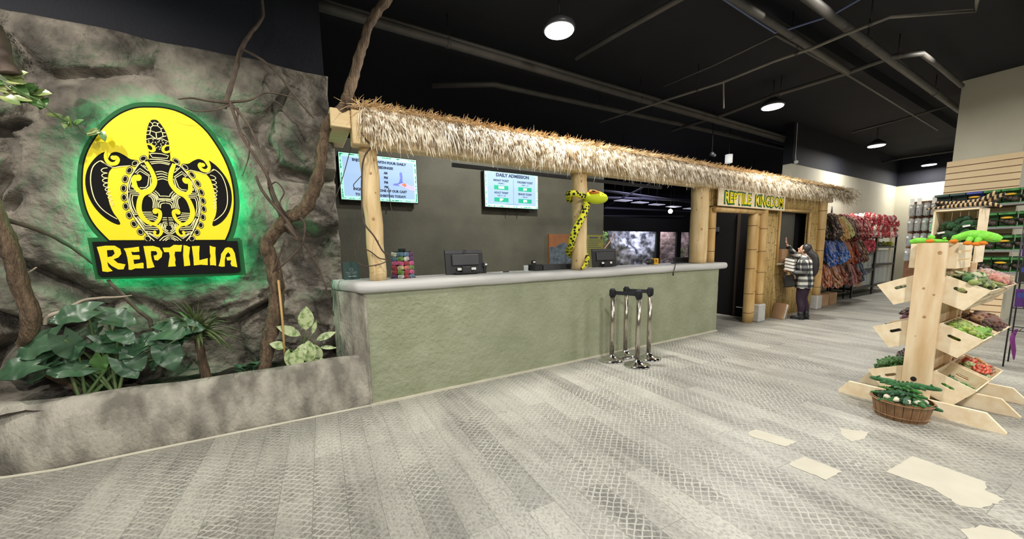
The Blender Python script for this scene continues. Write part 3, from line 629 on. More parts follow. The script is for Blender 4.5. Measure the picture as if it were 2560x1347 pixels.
# ================================================================ LIANAS, BRANCHES, PLANTS
def px_path(pts): return [at(a, b2, Y=y) for a, b2, y in pts]
def branch(name, label, pts, r, m='bark', n=10, tw=(), cat='branch', rough=.35, sub=8):
    P = cr(px_path(pts), sub)
    if not tw:
        g = MB(); g.tube(P, r, n, rough=rough, seed=len(pts)); return tag(g.build(name, m, base=True), label, cat)
    t = thing(name, label, cat, P[0]); g = MB(); g.tube(P, r, n, rough=rough, seed=len(pts)); g.build('trunk', m, t)
    for q, rr in tw:
        g = MB(); g.tube(cr(px_path(q), 6), rr, 6, rough=.2); g.build('twig', 'twig', t)
    return t
branch('liana_trunk', 'thick brown twisting trunk rising beside the sign and up past the thatch corner', [(648, 935, 4.0), (664, 905, 4.0), (672, 850, 4.02), (690, 780, 4.05), (690, 700, 4.05), (676, 640, 4.05), (668, 612, 4.05), (692, 575, 4.0), (720, 545, 3.98), (752, 530, 3.95), (778, 490, 3.92), (798, 430, 3.9), (806, 370, 3.88), (812, 325, 3.85), (838, 285, 3.8), (862, 262, 3.75), (880, 205, 3.72), (905, 120, 3.7), (930, 50, 3.7), (965, 0, 3.7), (1010, -75, 3.7), (1040, -190, 3.7)],
       [.045, .05, .062, .066, .062, .058, .055, .054, .056, .058, .054, .048, .044, .042, .044, .046, .04, .036, .04, .042, .042], n=12, tw=[
    ([(718, 552, 3.93), (690, 500, 3.9), (668, 440, 3.9), (640, 395, 3.92), (610, 350, 3.98), (590, 300, 4.02), (575, 255, 4.05)], [.02, .016, .014, .012, .012, .012, .016]),
    ([(575, 258, 4.05), (520, 252, 4.0), (480, 245, 4.0), (445, 248, 4.0)], [.013, .009, .007, .004]),
    ([(575, 262, 4.05), (540, 275, 4.0), (490, 278, 4.0), (460, 268, 4.0)], [.01, .006, .005, .003]),
    ([(575, 255, 4.05), (625, 250, 4.0), (660, 232, 4.0), (710, 238, 4.0), (745, 252, 3.98), (780, 290, 3.95)], [.012, .008, .007, .007, .006, .004]),
    ([(580, 262, 4.05), (620, 310, 3.98), (648, 370, 3.95), (670, 400, 3.93), (672, 470, 3.92), (700, 540, 3.9)], [.012, .009, .008, .007, .007, .009]),
    ([(595, 270, 4.05), (596, 320, 4.0), (620, 350, 4.0), (622, 390, 4.0), (606, 440, 4.0)], [.008, .006, .005, .005, .003]),
    ([(745, 540, 3.93), (762, 560, 3.9), (755, 610, 3.9), (720, 650, 3.92), (695, 672, 3.95)], [.014, .012, .01, .009, .006]),
    ([(735, 580, 3.95), (780, 640, 3.98), (812, 710, 3.98), (835, 790, 4.0)], [.012, .01, .008, .004]),
    ([(680, 690, 4.0), (698, 640, 3.95), (712, 600, 3.95)], [.008, .008, .006]),
    ([(715, 560, 3.9), (745, 600, 3.86), (728, 590, 3.86)], [.02, .012, .006]),
    ([(670, 470, 3.9), (690, 455, 3.88), (710, 480, 3.88), (700, 510, 3.88), (725, 545, 3.9)], [.006, .006, .006, .006, .006]),
    ([(640, 440, 3.92), (655, 475, 3.9), (690, 520, 3.9), (720, 555, 3.9), (740, 590, 3.9)], [.011, .013, .014, .016, .012]),
    ([(812, 330, 3.84), (780, 320, 3.84), (740, 300, 3.9), (700, 260, 3.95), (660, 240, 4.0)], [.008, .006, .005, .004, .003])])
branch('branch', 'thin dark branch leaning up the navy wall above the sign', [(560, 270, 4.12), (585, 190, 4.12), (600, 130, 4.2), (625, 85, 4.25), (655, 45, 4.28), (655, 0, 4.3), (650, -40, 4.3)], [.02, .018, .018, .017, .015, .014, .012], 'twig', 8)
branch('branch', 'long thin branch lying across the top of the rock wall', [(600, 120, 4.2), (655, 150, 4.12), (700, 190, 4.1), (745, 250, 4.05), (785, 295, 4.0)], [.012, .012, .011, .01, .006], 'twig', 6)
branch('liana_trunk', 'smooth brown trunk arching into the planter at the far left', [(-30, 480, 3.95), (0, 560, 3.95), (25, 615, 3.95), (45, 690, 3.95), (62, 745, 3.95), (78, 790, 3.95), (72, 835, 3.97), (58, 855, 4.0)], [.04, .045, .046, .048, .048, .05, .045, .035], 'bark', 12, rough=.15)
branch('branch', 'knotted brown root running behind the large leaved plant', [(58, 850, 4.02), (95, 905, 4.05), (120, 925, 4.08), (170, 955, 4.1), (215, 985, 4.05)], [.035, .05, .045, .035, .025], 'bark', 10)
branch('branch', 'thin grey vine slanting down behind the left edge of the sign', [(10, 548, 4.0), (70, 565, 4.05), (130, 590, 4.12), (190, 625, 4.2), (235, 660, 4.22)], [.018, .016, .014, .012, .01], 'twig', 8)
branch('branch', 'slender dark vine dropping from below the sign to the rocks', [(270, 700, 4.16), (310, 740, 4.14), (345, 775, 4.12), (375, 800, 4.1), (380, 840, 4.1)], [.012, .014, .016, .015, .01], 'twig', 8)
branch('root', 'pale crooked root lying on the rocks under the sign', [(112, 812, 3.98), (115, 795, 3.98), (135, 785, 3.98), (165, 775, 4.0), (205, 752, 4.02), (250, 745, 4.02), (300, 742, 4.02), (330, 738, 4.02)], [.012, .014, .014, .013, .011, .01, .008, .004], 'root', 7, cat='root')
branch('branch', 'dark mossy hanging branch in the top left corner', [(-20, 60, 3.9), (0, 120, 3.9), (12, 150, 3.9), (26, 185, 3.9)], [.05, .05, .045, .05], 'twig', 9)
branch('twig', 'pale broken twig sticking out at the far left of the planter', [(18, 690, 4.0), (25, 680, 4.0), (60, 685, 3.98), (92, 668, 3.98)], [.006, .008, .007, .004], 'root', 6, cat='branch')
branch('vine', 'thin dark vine hanging across the left television', [(878, 365, 3.9), (862, 425, 3.9), (848, 470, 3.9), (835, 505, 3.9), (826, 530, 3.9)], .004, 'twig', 5, cat='vine', rough=0)
for lab, pts, r in (('curled brown vine wound around the counter post', [(904, 332, 3.66), (915, 350, 3.655), (928, 365, 3.65), (912, 390, 3.65), (905, 430, 3.67), (905, 520, 3.69), (912, 560, 3.66), (935, 590, 3.64), (955, 625, 3.64), (970, 640, 3.66)], .008),
                    ('looping brown vine crossing the foot of the counter post', [(912, 622, 3.66), (928, 630, 3.64), (948, 645, 3.64), (968, 650, 3.66), (950, 660, 3.64), (915, 665, 3.66), (890, 655, 3.7)], .006),
                    ('fine brown vine hanging between the post and the sock stand', [(975, 640, 3.7), (988, 590, 3.75), (992, 560, 3.75), (978, 520, 3.75), (972, 470, 3.75)], .004),
                    ('fine vine curving left of the counter post foot', [(892, 655, 3.72), (888, 630, 3.72), (900, 590, 3.72), (905, 575, 3.72)], .003),
                    ('short brown vine end beside the left television', [(905, 438, 3.66), (892, 452, 3.66), (884, 462, 3.66), (886, 470, 3.66)], .004)):
    tag(MB().tube(cr(px_path(pts), 6), r, 6).build('vine', 'twig', base=True), lab, 'vine')

# leaf blade helper: heart / lance outline with fold, droop and thickness
def leaf_mesh(g, base, direction, up, length, width, droop=.25, fold=.12, heart=0., mi=0, n=9, wav=0., seed=0, vein=0.):
    d = Vector(direction).normalized(); u = Vector(up); s_ = d.cross(u).normalized(); u = s_.cross(d).normalized(); base = Vector(base)
    v, f = [], []; m = 4
    for i in range(n+1):
        t = i/n
        wv = math.sin(math.pi*min(1, t**.75))**.8 if heart else math.sin(math.pi*t**.9)**.9
        if heart: wv = (math.sin(math.pi*(.16+.84*t)))**.85
        back = -heart*length*.22*(1-t)**3
        c = base+d*(length*t)+u*(-droop*length*t*t)
        for j in range(-m, m+1):
            q = j/m
            p = c+s_*(q*wv*width*.5)+u*(fold*abs(q)*wv*width)+u*(wav*math.sin(t*14+seed)*abs(q)*width*.3)+u*(vein*width*math.sin((t*6.5-abs(q)*1.1)*2*math.pi)*abs(q)**.5)+d*(back*abs(q)*1.6)
            v.append(p)
    k = 2*m+1
    for i in range(n):
        for j in range(k-1): f.append((i*k+j, i*k+j+1, (i+1)*k+j+1, (i+1)*k+j))
    o = len(v); v += [p-u*.0025 for p in v]; f += [tuple(a+o for a in q)[::-1] for q in f]
    g.add(v, f, mi, True)
def toward_cam(p): return (CAM-p).normalized()
# 1 elephant ear with broad leaves
def elephant_ear():
    base = at(255, 985, Y=4.0); base.z = .42
    t = thing('elephant_ear_plant', 'big leafy plant with broad glossy dark green leaves at the left of the planter', 'plant', base)
    data = [((208, 780), (-100, 20), .20, 1.0), ((275, 790), (70, 15), .19, .8), ((120, 850), (-75, 35), .24, 1.0), ((165, 855), (30, 40), .19, .8), ((420, 825), (60, -10), .26, .8), ((425, 860), (35, -25), .20, .6), ((255, 860), (50, 10), .17, .4), ((280, 842), (30, -12), .12, .4), ((300, 790), (8, -20), .12, .5),
            ((345, 865), (-28, 15), .17, .5), ((185, 870), (-25, 30), .16, .9), ((130, 905), (-30, 10), .17, .8), ((300, 835), (25, 15), .15, .7), ((335, 890), (15, 30), .16, .8), ((250, 905), (-10, 30), .14, .9), ((390, 900), (-20, 20), .15, .6), ((415, 870), (15, 40), .22, .9), ((105, 880), (-70, 25), .2, .8), ((70, 915), (-75, 15), .22, .7), ((100, 920), (-50, 40), .19, .7), ((195, 920), (-60, 5), .19, 1.), ((310, 910), (20, 20), .17, .5), ((370, 850), (20, -10), .16, .6), ((235, 830), (-20, 30), .15, .5)]
    for i, ((a, b2), (dx, dy), L, k) in enumerate(data):
        y = 3.98-.14*k+.04*((i*7) % 3)
        p = at(a, b2, Y=y); q = at(a+dx, b2+dy, Y=y-.05+.03*((i*5) % 4))
        d = (q-p).normalized(); upv = (Vector((0, -.55, .8))+toward_cam(p)*.35)
        g = MB(); leaf_mesh(g, p-d*.04, d, upv, L*1.06, L*.84, .18, .08, 1.0, 0, 26, .22, i, .012); lf = g.build('leaf', 'leaf2' if i in (14,) else 'leaf', t)
        b0 = base+Vector((.10*math.sin(i*2.3), .05*math.cos(i*1.7), 0)); mid = (b0+p)/2+Vector((0, .03, .08))
        MB().tube(cr([b0, mid, p-d*.02], 6), [.012, .009, .006], 6).build('stalk', 'stem', lf)
elephant_ear()
# 2 palm
def palm():
    base = at(515, 945, Y=4.02); base.z = .43; top = at(497, 850, Y=4.02)
    t = thing('spiky_palm', 'small spiky palm with thin green blades and a slim stem', 'plant', base)
    MB().tube(cr([base, (base+top)/2+Vector((.0, 0, .0)), top], 5), [.045, .028, .03], 9, rough=.2).build('stem', 'bark', t)
    rnd = random.Random(5); crown = at(495, 818, Y=4.02)
    for i in range(64):
        k = i/63; st = top+(crown-top)*rnd.random()*1.1; a = rnd.uniform(0, 2*math.pi); el = rnd.uniform(.15, 1.35)
        d = Vector((math.cos(a)*math.cos(el), math.sin(a)*math.cos(el)*.8-.15, math.sin(el))); L = rnd.uniform(.26, .40)
        if d.x < 0: L *= 1.25
        g = MB(); P = [st+d*(L*u)+Vector((0, 0, -.45*L*u*u*(1.3-el*.6))) for u in (0, .2, .45, .7, 1)]; g.tube(P, [.008, .016, .016, .012, .001], 4, flat=.2); g.build('blade', 'palm', t)
    for i in range(8):
        a = rnd.uniform(-.6, .6); d = Vector((math.cos(a)*(1 if i % 2 else -1), -.3, -.1)).normalized(); st = crown-Vector((0, 0, .05))
        MB().tube([st, st+d*.1, st+d*.16+Vector((0, 0, -.06)), st+d*.19+Vector((0, 0, -.13))], [.004, .004, .003, .001], 4, flat=.3).build('dry_blade', 'root', t)
palm()
# 3 dieffenbachia
def dieff():
    base = at(755, 925, Y=3.97); base.z = .43
    t = thing('variegated_plant', 'pale green variegated plant beside the trunk at the right of the planter', 'plant', base)
    data = [((765, 825), (0, -55), .23, .13), ((752, 838), (-50, -20), .22, .09), ((790, 850), (45, -20), .19, .07), ((770, 850), (3, 45), .24, .12), ((745, 870), (-5, 50), .2, .13), ((785, 860), (12, 50), .21, .11), ((715, 868), (-32, -8), .14, .08), ((720, 872), (0, 40), .17, .06), ((780, 835), (10, -32), .14, .04), ((800, 868), (38, 0), .15, .04), ((800, 895), (14, 20), .12, .07), ((760, 858), (-8, 25), .16, .09)]
    for i, ((a, b2), (dx, dy), L, W) in enumerate(data):
        y = 3.93+.02*((i*3) % 4); p = at(a, b2, Y=y); q = at(a+dx, b2+dy, Y=y-.03); d = (q-p).normalized()
        g = MB(); leaf_mesh(g, p, d, Vector((0, -.8, .45)), L, W*1.05, .12, .08, 0, 0, 9, .04, i); lf = g.build('leaf', 'dieff', t)
        b0 = base+Vector((.05*math.sin(i*2.1), .02*math.cos(i), 0)); MB().tube(cr([b0, (b0+p)/2+Vector((0, .02, .03)), p], 5), [.010, .008, .005], 6).build('stalk', 'stem', lf)
dieff()
# 4 tiny plant
def small_plant():
    base = at(628, 930, Y=3.97); base.z = .43
    t = thing('small_fern', 'tiny dark green seedling at the foot of the twisting trunk', 'plant', base); rnd = random.Random(3)
    for i in range(16):
        a = i*2.4; d = Vector((math.cos(a), math.sin(a)*.8-.2, .5+.5*rnd.random())); st = base+Vector((rnd.uniform(-.07, .05), rnd.uniform(-.03, .03), rnd.uniform(.03, .09)))
        g = MB(); leaf_mesh(g, st, d, (0, -.3, 1), .07, .045, .3, .05, 0, 0, 5); g.tube([base, st], .003, 4); g.build('leaf', 'leaf', t)
small_plant()
tag(MB().tube(px_path([(713, 905, 3.96), (706, 800, 3.96), (696, 700, 3.96)]), .010, 7).build('bamboo_stake', 'bamboo2', base=True), 'thin bamboo stake standing beside the variegated plant', 'stake')
# 5 pothos hanging top-left
def pothos():
    o = at(30, 215, Y=3.92)
    t = thing('trailing_ivy', 'trailing green vine hanging from the rock toward the sign at upper left', 'plant', o); rnd = random.Random(9)
    P = px_path([(-20, 185, 3.9), (30, 215, 3.88), (60, 235, 3.9), (95, 250, 3.92), (130, 280, 3.95), (160, 300, 4.0), (190, 312, 4.05), (220, 338, 4.08), (250, 325, 4.08)])
    C = cr(P, 5); MB().tube(C, .005, 6).build('runner', 'stem', t)
    spots_ = [(0, 205), (15, 225), (32, 190), (40, 215), (35, 240), (60, 225), (72, 245), (88, 232), (100, 240), (85, 215), (20, 200), (50, 200), (110, 246), (150, 290), (165, 298), (185, 310), (172, 315), (222, 335), (60, 250), (10, 240), (242, 324), (255, 330)]
    for i, (a, b2) in enumerate(spots_):
        p = at(a, b2, Y=3.9+.16*min(1, a/220)); ang = rnd.uniform(0, 6.28); d = Vector((math.cos(ang), -.3, math.sin(ang)*.7-.2))
        g = MB(); leaf_mesh(g, p, d, (0, -1, .5), .085 if a < 130 else .07, .065 if a < 130 else .04, .2, .1, .6, 0, 6); g.build('leaf', 'pothos' if i % 3 else 'leaf2', t)
pothos()
# ================================================================ COUNTER
def rim_profile_box(g, poly, z0, z1, r=.035, mi=0, wav=0.):
    "slab with rounded edge: poly (x,y) ccw"
    cx = sum(p[0] for p in poly)/len(poly); cy = sum(p[1] for p in poly)/len(poly); rings = []
    pts = []
    for i in range(len(poly)):
        a, b2 = Vector(poly[i]), Vector(poly[(i+1) % len(poly)]); n = max(2, int((b2-a).length/.12))
        for j in range(n): pts.append(a+(b2-a)*(j/n))
    k = len(pts); prof = [(r, z0), (r*.3, z0+r*.3), (0, z0+r), (0, z1-r), (r*.3, z1-r*.3), (r, z1)]
    nm = []
    for i in range(k):
        t = (pts[(i+1) % k]-pts[i-1]).normalized(); nm.append(Vector((-t.y, t.x)))
    v = [Vector((pts[i].x+nm[i].x*d, pts[i].y+nm[i].y*d, z+wav*noise.noise(Vector((pts[i].x*2, pts[i].y*2, z*9))))) for d, z in prof for i in range(k)]
    f = [(j*k+i, j*k+(i+1) % k, (j+1)*k+(i+1) % k, (j+1)*k+i) for j in range(len(prof)-1) for i in range(k)]
    f += [tuple(range(k))[::-1], tuple((len(prof)-1)*k+i for i in range(k))]
    g.add(v, f, mi, True)
def counter():
    t = thing('reception_counter', 'long sage green plastered reception counter under the thatched roof', 'counter', (3.5, 3.95, 0))
    # front face with a faintly uneven plaster surface
    g = MB(); nx, nz = 120, 24; x0, x1 = .535, 6.47
    v = [Vector((x0+(x1-x0)*i/nx, YB+.007*noise.fractal(Vector((i*.21, j*.21, 0)), 1., 2., 5), 1.13*j/nz)) for j in range(nz+1) for i in range(nx+1)]
    f = [(j*(nx+1)+i, j*(nx+1)+i+1, (j+1)*(nx+1)+i+1, (j+1)*(nx+1)+i) for j in range(nz) for i in range(nx)]
    g.add(v, f, 0, True); g.box(.54, 6.465, YB+.012, 4.12, 0, 1.12)
    # ragged plaster corner at the doorway end
    for z, s in ((.25, .02), (.62, .035), (.8, .045), (1.0, .025)): g.ell((6.46, YB+.03, z), (.03, .03, s), 8, 6)
    g.build('body', 'sage', t)
    g = MB(); poly = [(.53, YB-.004), (.545, YB-.01), (.56, YB+.02), (.42, 4.22), (.28, 4.22), (.33, 4.05)]
    g.prism(poly, 0, 1.13, lambda a, b2, d: Vector((a+.03*noise.noise(Vector((a*4, b2*4, d*4))), b2, d))); g.build('end_panel', 'conc', t)
    g = MB(); rim_profile_box(g, [(.485, 3.66), (6.62, 3.655), (6.66, 3.70), (6.66, 4.30), (.30, 4.33), (.31, 4.2)], 1.125, 1.235, .04, 0, .008); g.build('countertop', 'slab', t)
counter()
CT = 1.235
# log posts
def log_post(px0, px1, py, ybase, z0, z1, lab, knots, lean=0., dx=0.):
    a = at(px0, py, Y=ybase); b2 = at(px1, py, Y=ybase); r = (b2.x-a.x)/2*.93; x = (a.x+b2.x)/2
    t = thing('log_post', lab, 'post', (x, ybase, z0)); g = MB(); P = [Vector((x+lean*(i/14)+.006*math.sin(i*1.3), ybase+.004*math.cos(i), z0+(z1-z0)*i/14)) for i in range(15)]
    g.tube(P, r, 22, rough=.05); lg = g.build('log', 'log', t)
    for (ang, h) in knots:
        d = Vector((math.cos(ang), math.sin(ang), 0)); p = Vector((x+lean*h, ybase, z0+(z1-z0)*h))+d*r*.985
        MB().ell(p, (.011, .006, .015), 8, 6, rot=Matrix.Rotation(ang+math.pi/2, 3, 'Z')).build('knot', 'knot', lg)
    return x, r
pz = [(-1.9, .12), (-1.45, .3), (-1.75, .47), (-2.1, .62), (-1.3, .66), (-1.65, .8), (-1.1, .9)]
P1 = log_post(922, 968, 690, 3.84, CT, 2.52, 'peeled log post wrapped in vines at the left end of the counter', pz, lean=-.02)
P2 = log_post(1432, 1463, 660, 3.84, CT, 2.52, 'peeled log post with the spotted snake coiled round it', [(-2.6, .1), (-2.2, .28), (-2.9, .55), (-2.3, .6), (-2.0, .9), (-2.7, .35)])
P3 = log_post(1731, 1757, 640, 3.84, CT, 2.52, 'thick peeled log post at the hut end of the counter', [(-2.7, .3), (-2.2, .45), (-2.9, .7), (-2.4, .85)])
# ================================================================ THATCHED AWNING
def awning():
    t = thing('thatched_awning', 'long dry thatched awning on a pine beam above the counter and hut', 'roof', (6, 3.7, 2.5))
    g = MB(); g.box(.53, 11.0, 3.70, 3.86, 2.50, 2.80, bev=.008); g.build('front_beam', 'beam', t)
    g = MB(); g.box(.36, .53, 3.74, 4.45, 2.64, 2.80, bev=.006); g.build('side_beam', 'beam', t)
    g = MB(); g.box(1.6, 5.2, 3.98, 4.02, 2.46, 2.50); g.build('rail', 'metal_dark', t)
    # underlay the blades are tied to
    prof = [(3.90, 2.805), (3.81, 2.845), (3.73, 2.775), (3.675, 2.71), (3.665, 2.66), (3.69, 2.66), (3.698, 2.80)]
    g = MB(); g.prism(prof, .66, 11.55, lambda a, b2, d: Vector((d, a, b2))); g.build('underlay', 'thatch3', t)
    rnd = random.Random(11)
    def strand(g, p, d, L, wd, drop, curl):
        d = d.normalized(); s_ = d.cross(Vector((rnd.uniform(-.5, .5), -1, rnd.uniform(-.2, .4)))).normalized()
        pts = [p+d*(L*q)+Vector((0, 0, -drop*L*q*q))+s_*(curl*L*q*q) for q in (0, .35, .7, 1)]
        v = []
        for i, q in enumerate(pts): ww = wd*(1, 1, .85, .3)[i]*.5; v += [q+s_*ww, q-s_*ww]
        g.add(v, [(0, 1, 3, 2), (2, 3, 5, 4), (4, 5, 7, 6)], 0)
    def count(x): return 1
    g = MB()
    n = 8600
    for i in range(n):
        x = .62+10.98*(i+rnd.random())/n; s = rnd.random()
        y = 3.80-.17*s+rnd.uniform(-.012, .012); z = 2.885-.125*s-.04*s*s+rnd.uniform(0, .015)
        clump = noise.noise(Vector((x*5, s*3, 0)))
        d = Vector((rnd.gauss(.16+.25*clump, .26), -.55+.28*s+rnd.gauss(0, .1), -.75-.3*s))
        strand(g, Vector((x, y-.012, z)), d, rnd.uniform(.14, .245)*(1+.25*clump), rnd.uniform(.006, .0105), rnd.uniform(.1, .55), rnd.gauss(0, .16))
    for i in range(240):                                   # long stragglers
        x = rnd.uniform(.7, 11.5); strand(g, Vector((x, 3.60, 2.74)), Vector((rnd.gauss(.1, .35), -.15, -1)), rnd.uniform(.2, .32), .008, .15, rnd.gauss(0, .35))
    for i in range(420):                                   # far end fans out
        strand(g, Vector((11.35+.25*rnd.random(), 3.58+.25*rnd.random(), 2.70+.17*rnd.random())), Vector((1, rnd.gauss(-.25, .2), rnd.gauss(-.42, .22))), rnd.uniform(.2, .42), .009, .3, rnd.gauss(0, .2))
    tag(g.build('thatch_fringe', 'thatch', t, fix=False), kind='stuff')
    g = MB(); n = 5200
    for i in range(n):
        x = .62+10.95*(i+rnd.random())/n; q = rnd.random()
        p = Vector((x, 3.84-.13*q, 2.87+.02*rnd.random()-.03*q))
        strand(g, p, Vector((rnd.gauss(.55, .5), -.7+.5*rnd.random(), rnd.uniform(-.1, .75))), rnd.uniform(.06, .13), .008, .3, rnd.gauss(0, .2))
    tag(g.build('thatch_ridge', 'thatch2', t, fix=False), kind='stuff')
    g = MB()
    for i in range(60): strand(g, Vector((.56+.12*rnd.random(), 3.72+.1*rnd.random(), 2.84)), Vector((rnd.gauss(-.2, .8), rnd.gauss(-.3, .4), rnd.gauss(.25, .45))), rnd.uniform(.1, .22), .006, .3, rnd.gauss(0, .3))
    tag(g.build('loose_straw', 'thatch2', t, fix=False), kind='stuff')
awning()

# ================================================================ TELEVISIONS on the olive wall
def tv(name, x0, x1, z0, z1, lab):
    y = 5.30; t = thing('television', lab, 'television', ((x0+x1)/2, y, z0))
    MB().box(x0-.012, x1+.012, y, y+.05, z0-.012, z1+.012, bev=.006).build('housing', 'plastic', t)
    MB().box(x0, x1, y-.003, y+.004, z0, z1).build('screen', 'screen_edge', t); scr = [c for c in scene.objects if c.parent == t and c.name.startswith('screen')][0]
    W, H = x1-x0, z1-z0; m = .045
    MB().box(x0+W*m*.9, x1-W*m*.9, y-.005, y, z0+H*m*1.7, z1-H*m*1.7).build('picture', 'screen', scr)
    rnd = random.Random(int(x0*100)); g = MB()
    for i in range(120):                                   # leaf border
        q = rnd.random(); e = i % 4
        if e < 2: u, v_, du, dv = q, (.028 if e else .972), rnd.uniform(.012, .035), rnd.uniform(.008, .018)
        else: u, v_, du, dv = (.018 if e == 2 else .982), q, rnd.uniform(.005, .011), rnd.uniform(.018, .05)
        cx, cz = x0+u*W, z0+v_*H; cx = min(max(cx, x0+du*W*.8), x1-du*W*.8); cz = min(max(cz, z0+dv*H), z1-dv*H)
        g.prism([(cx-du*W*.7, cz), (cx-du*W*.1, cz+dv*H*.8), (cx+du*W*.8, cz+dv*H*.2), (cx+du*W*.1, cz-dv*H*.7)], y-.0065, y-.0055)
    g.build('leaf_border', 'screen_green', scr)
    MB().box((x0+x1)/2-.16, (x0+x1)/2+.16, y+.05, 5.40, z0+.1, z1-.1).build('wall_bracket', 'metal_dark', t)
    for k in (.40, .62): MB().cyl((x0+W*k, y+.05, z0+.02), (x0+W*k+.004, y+.045, z0-.10), .007, 6).build('bracket_pull', 'metal_dark', t)
    def T(txt, u, v_, size, bold=.0, m_='ink', wid=None):
        g = MB(); put_text(g, txt, x0+u*W, z0+v_*H, y-.009, size*H, bold*H, wid*W if wid else None); g.build('caption', m_, scr, fix=False)
    return scr, T, (x0, z0, W, H, y)
t, T, (x0, z0, W, H, y) = tv('tv', .572, 1.572, 2.215, 2.805, 'television partly behind the log post showing feeding times and an open mouthed snake')
for s, u, v_, wd in (('ENJOY', .22, .865, .13), ('WITH FOUR DAILY', .66, .865, .40), ('FEEDINGS!', .565, .75, .22), ('AM', .573, .635, .05), ('PM', .573, .53, .05), ('PM', .573, .425, .05), ('PM', .573, .32, .05), ('INQUIRE', .235, .235, .17), ('ONE OF OUR CAST', .665, .235, .37), ('TO SEE', .235, .12, .13), ('EXHIBITING TODAY!', .64, .12, .38)):
    T(s, u, v_, .075, .004, wid=wd)
Q = lambda L: [(x0+a*W, z0+b2*H) for a, b2 in L]
g = MB(); g.prism(Q([(.665, .40), (.69, .42), (.73, .425), (.755, .47), (.765, .56), (.76, .66), (.775, .69), (.795, .68), (.80, .58), (.795, .48), (.815, .43), (.79, .395), (.73, .37), (.67, .375)]), y-.0075, y-.006); g.build('snake_mouth', 'screen_blue2', t)
g = MB(); g.prism(Q([(.73, .40), (.80, .445), (.84, .44), (.9, .40), (.965, .385), (.965, .27), (.9, .28), (.84, .315), (.78, .36)]), y-.008, y-.0065); g.build('snake_body', 'screen_lilac', t)
g = MB(); g.prism(Q([(.78, .40), (.815, .44), (.835, .435), (.85, .385), (.83, .355)]), y-.009, y-.0078); g.build('snake_jaw', 'screen_orange', t)
t, T, (x0, z0, W, H, y) = tv('tv', 2.655, 3.665, 2.215, 2.805, 'television showing the daily admission ticket prices')
T('DAILY ADMISSION', .51, .855, .12, .006, wid=.62)
T('INFANT TICKET', .29, .71, .07, .003, wid=.28); T('UNDER 2', .29, .635, .045, .001, wid=.11); T('CHILDREN TICKET', .74, .71, .07, .003, wid=.31); T('AGE 3 - 12', .74, .635, .045, .001, wid=.13)
T('ADULT TICKET', .29, .385, .07, .003, wid=.26); T('AGE 13 - 64', .29, .31, .045, .001, wid=.15); T('SENIOR TICKET', .74, .385, .07, .003, wid=.27); T('AGE 65+', .74, .31, .045, .001, wid=.10)
for u, v_, s in ((.29, .525, 'FREE'), (.74, .525, '$14'), (.29, .20, '$19'), (.74, .20, '$14')):
    MB().box(x0+(u-.13)*W, x0+(u+.13)*W, y-.0075, y-.0055, z0+(v_-.055)*H, z0+(v_+.055)*H).build('price_tile', 'screen_green', t); T(s, u, v_, .08, .006, 'screen_white', wid=.10 if s == 'FREE' else .07)
MB().box(x0+.515*W, x0+.518*W, y-.007, y-.0055, z0+.10*H, z0+.78*H).build('divider', 'ink', t)
T('ALL PRICES PLUS APPLICABLE TAX', .49, .085, .03, 0., wid=.25)

# ================================================================ ON AND BEHIND THE COUNTER
def canvas():
    a = at(1372, 585, Y=5.37); b2 = at(1432, 660, Y=5.37)
    t = thing('canvas_print', 'orange and dark canvas print of a reptile on the olive wall', 'picture', (a.x, 5.37, b2.z)); xx = a.x+.62
    MB().box(a.x, xx, 5.36, 5.398, b2.z, a.z).build('canvas', 'canvas_orange', t)
    h = a.z-b2.z; P = lambda L: [(a.x+u*.62, b2.z+v_*h) for u, v_ in L]
    MB().prism(P([(0, .03), (0, .58), (.12, .60), (.2, .56), (.33, .66), (.42, .68), (.5, .74), (.58, .72), (.68, .66), (.8, .64), (.86, .5), (1, .44), (1, .03)]), 5.356, 5.361).build('painted_reptile', 'canvas_dark', t)
canvas()
def notice():
    a = at(1466, 587, Y=5.385); b2 = at(1507, 672, Y=5.385); t = thing('wall_notice', 'tall yellow notice hanging at the right edge of the olive wall', 'notice', (a.x, 5.39, b2.z))
    MB().box(a.x, b2.x, 5.385, 5.399, b2.z, a.z).build('board', 'notice', t); rnd = random.Random(2)
    g = MB()
    for i in range(15):
        z = a.z-.10-i*.036; g.box(a.x+.05, a.x+.05+rnd.uniform(.25, .36), 5.383, 5.386, z, z+.008)
    g.box(a.x+.08, a.x+.30, 5.383, 5.386, a.z-.065, a.z-.04); g.box(b2.x-.07, b2.x-.02, 5.383, 5.386, a.z-.08, a.z-.03); g.build('printed_lines', 'ink', t)
notice()
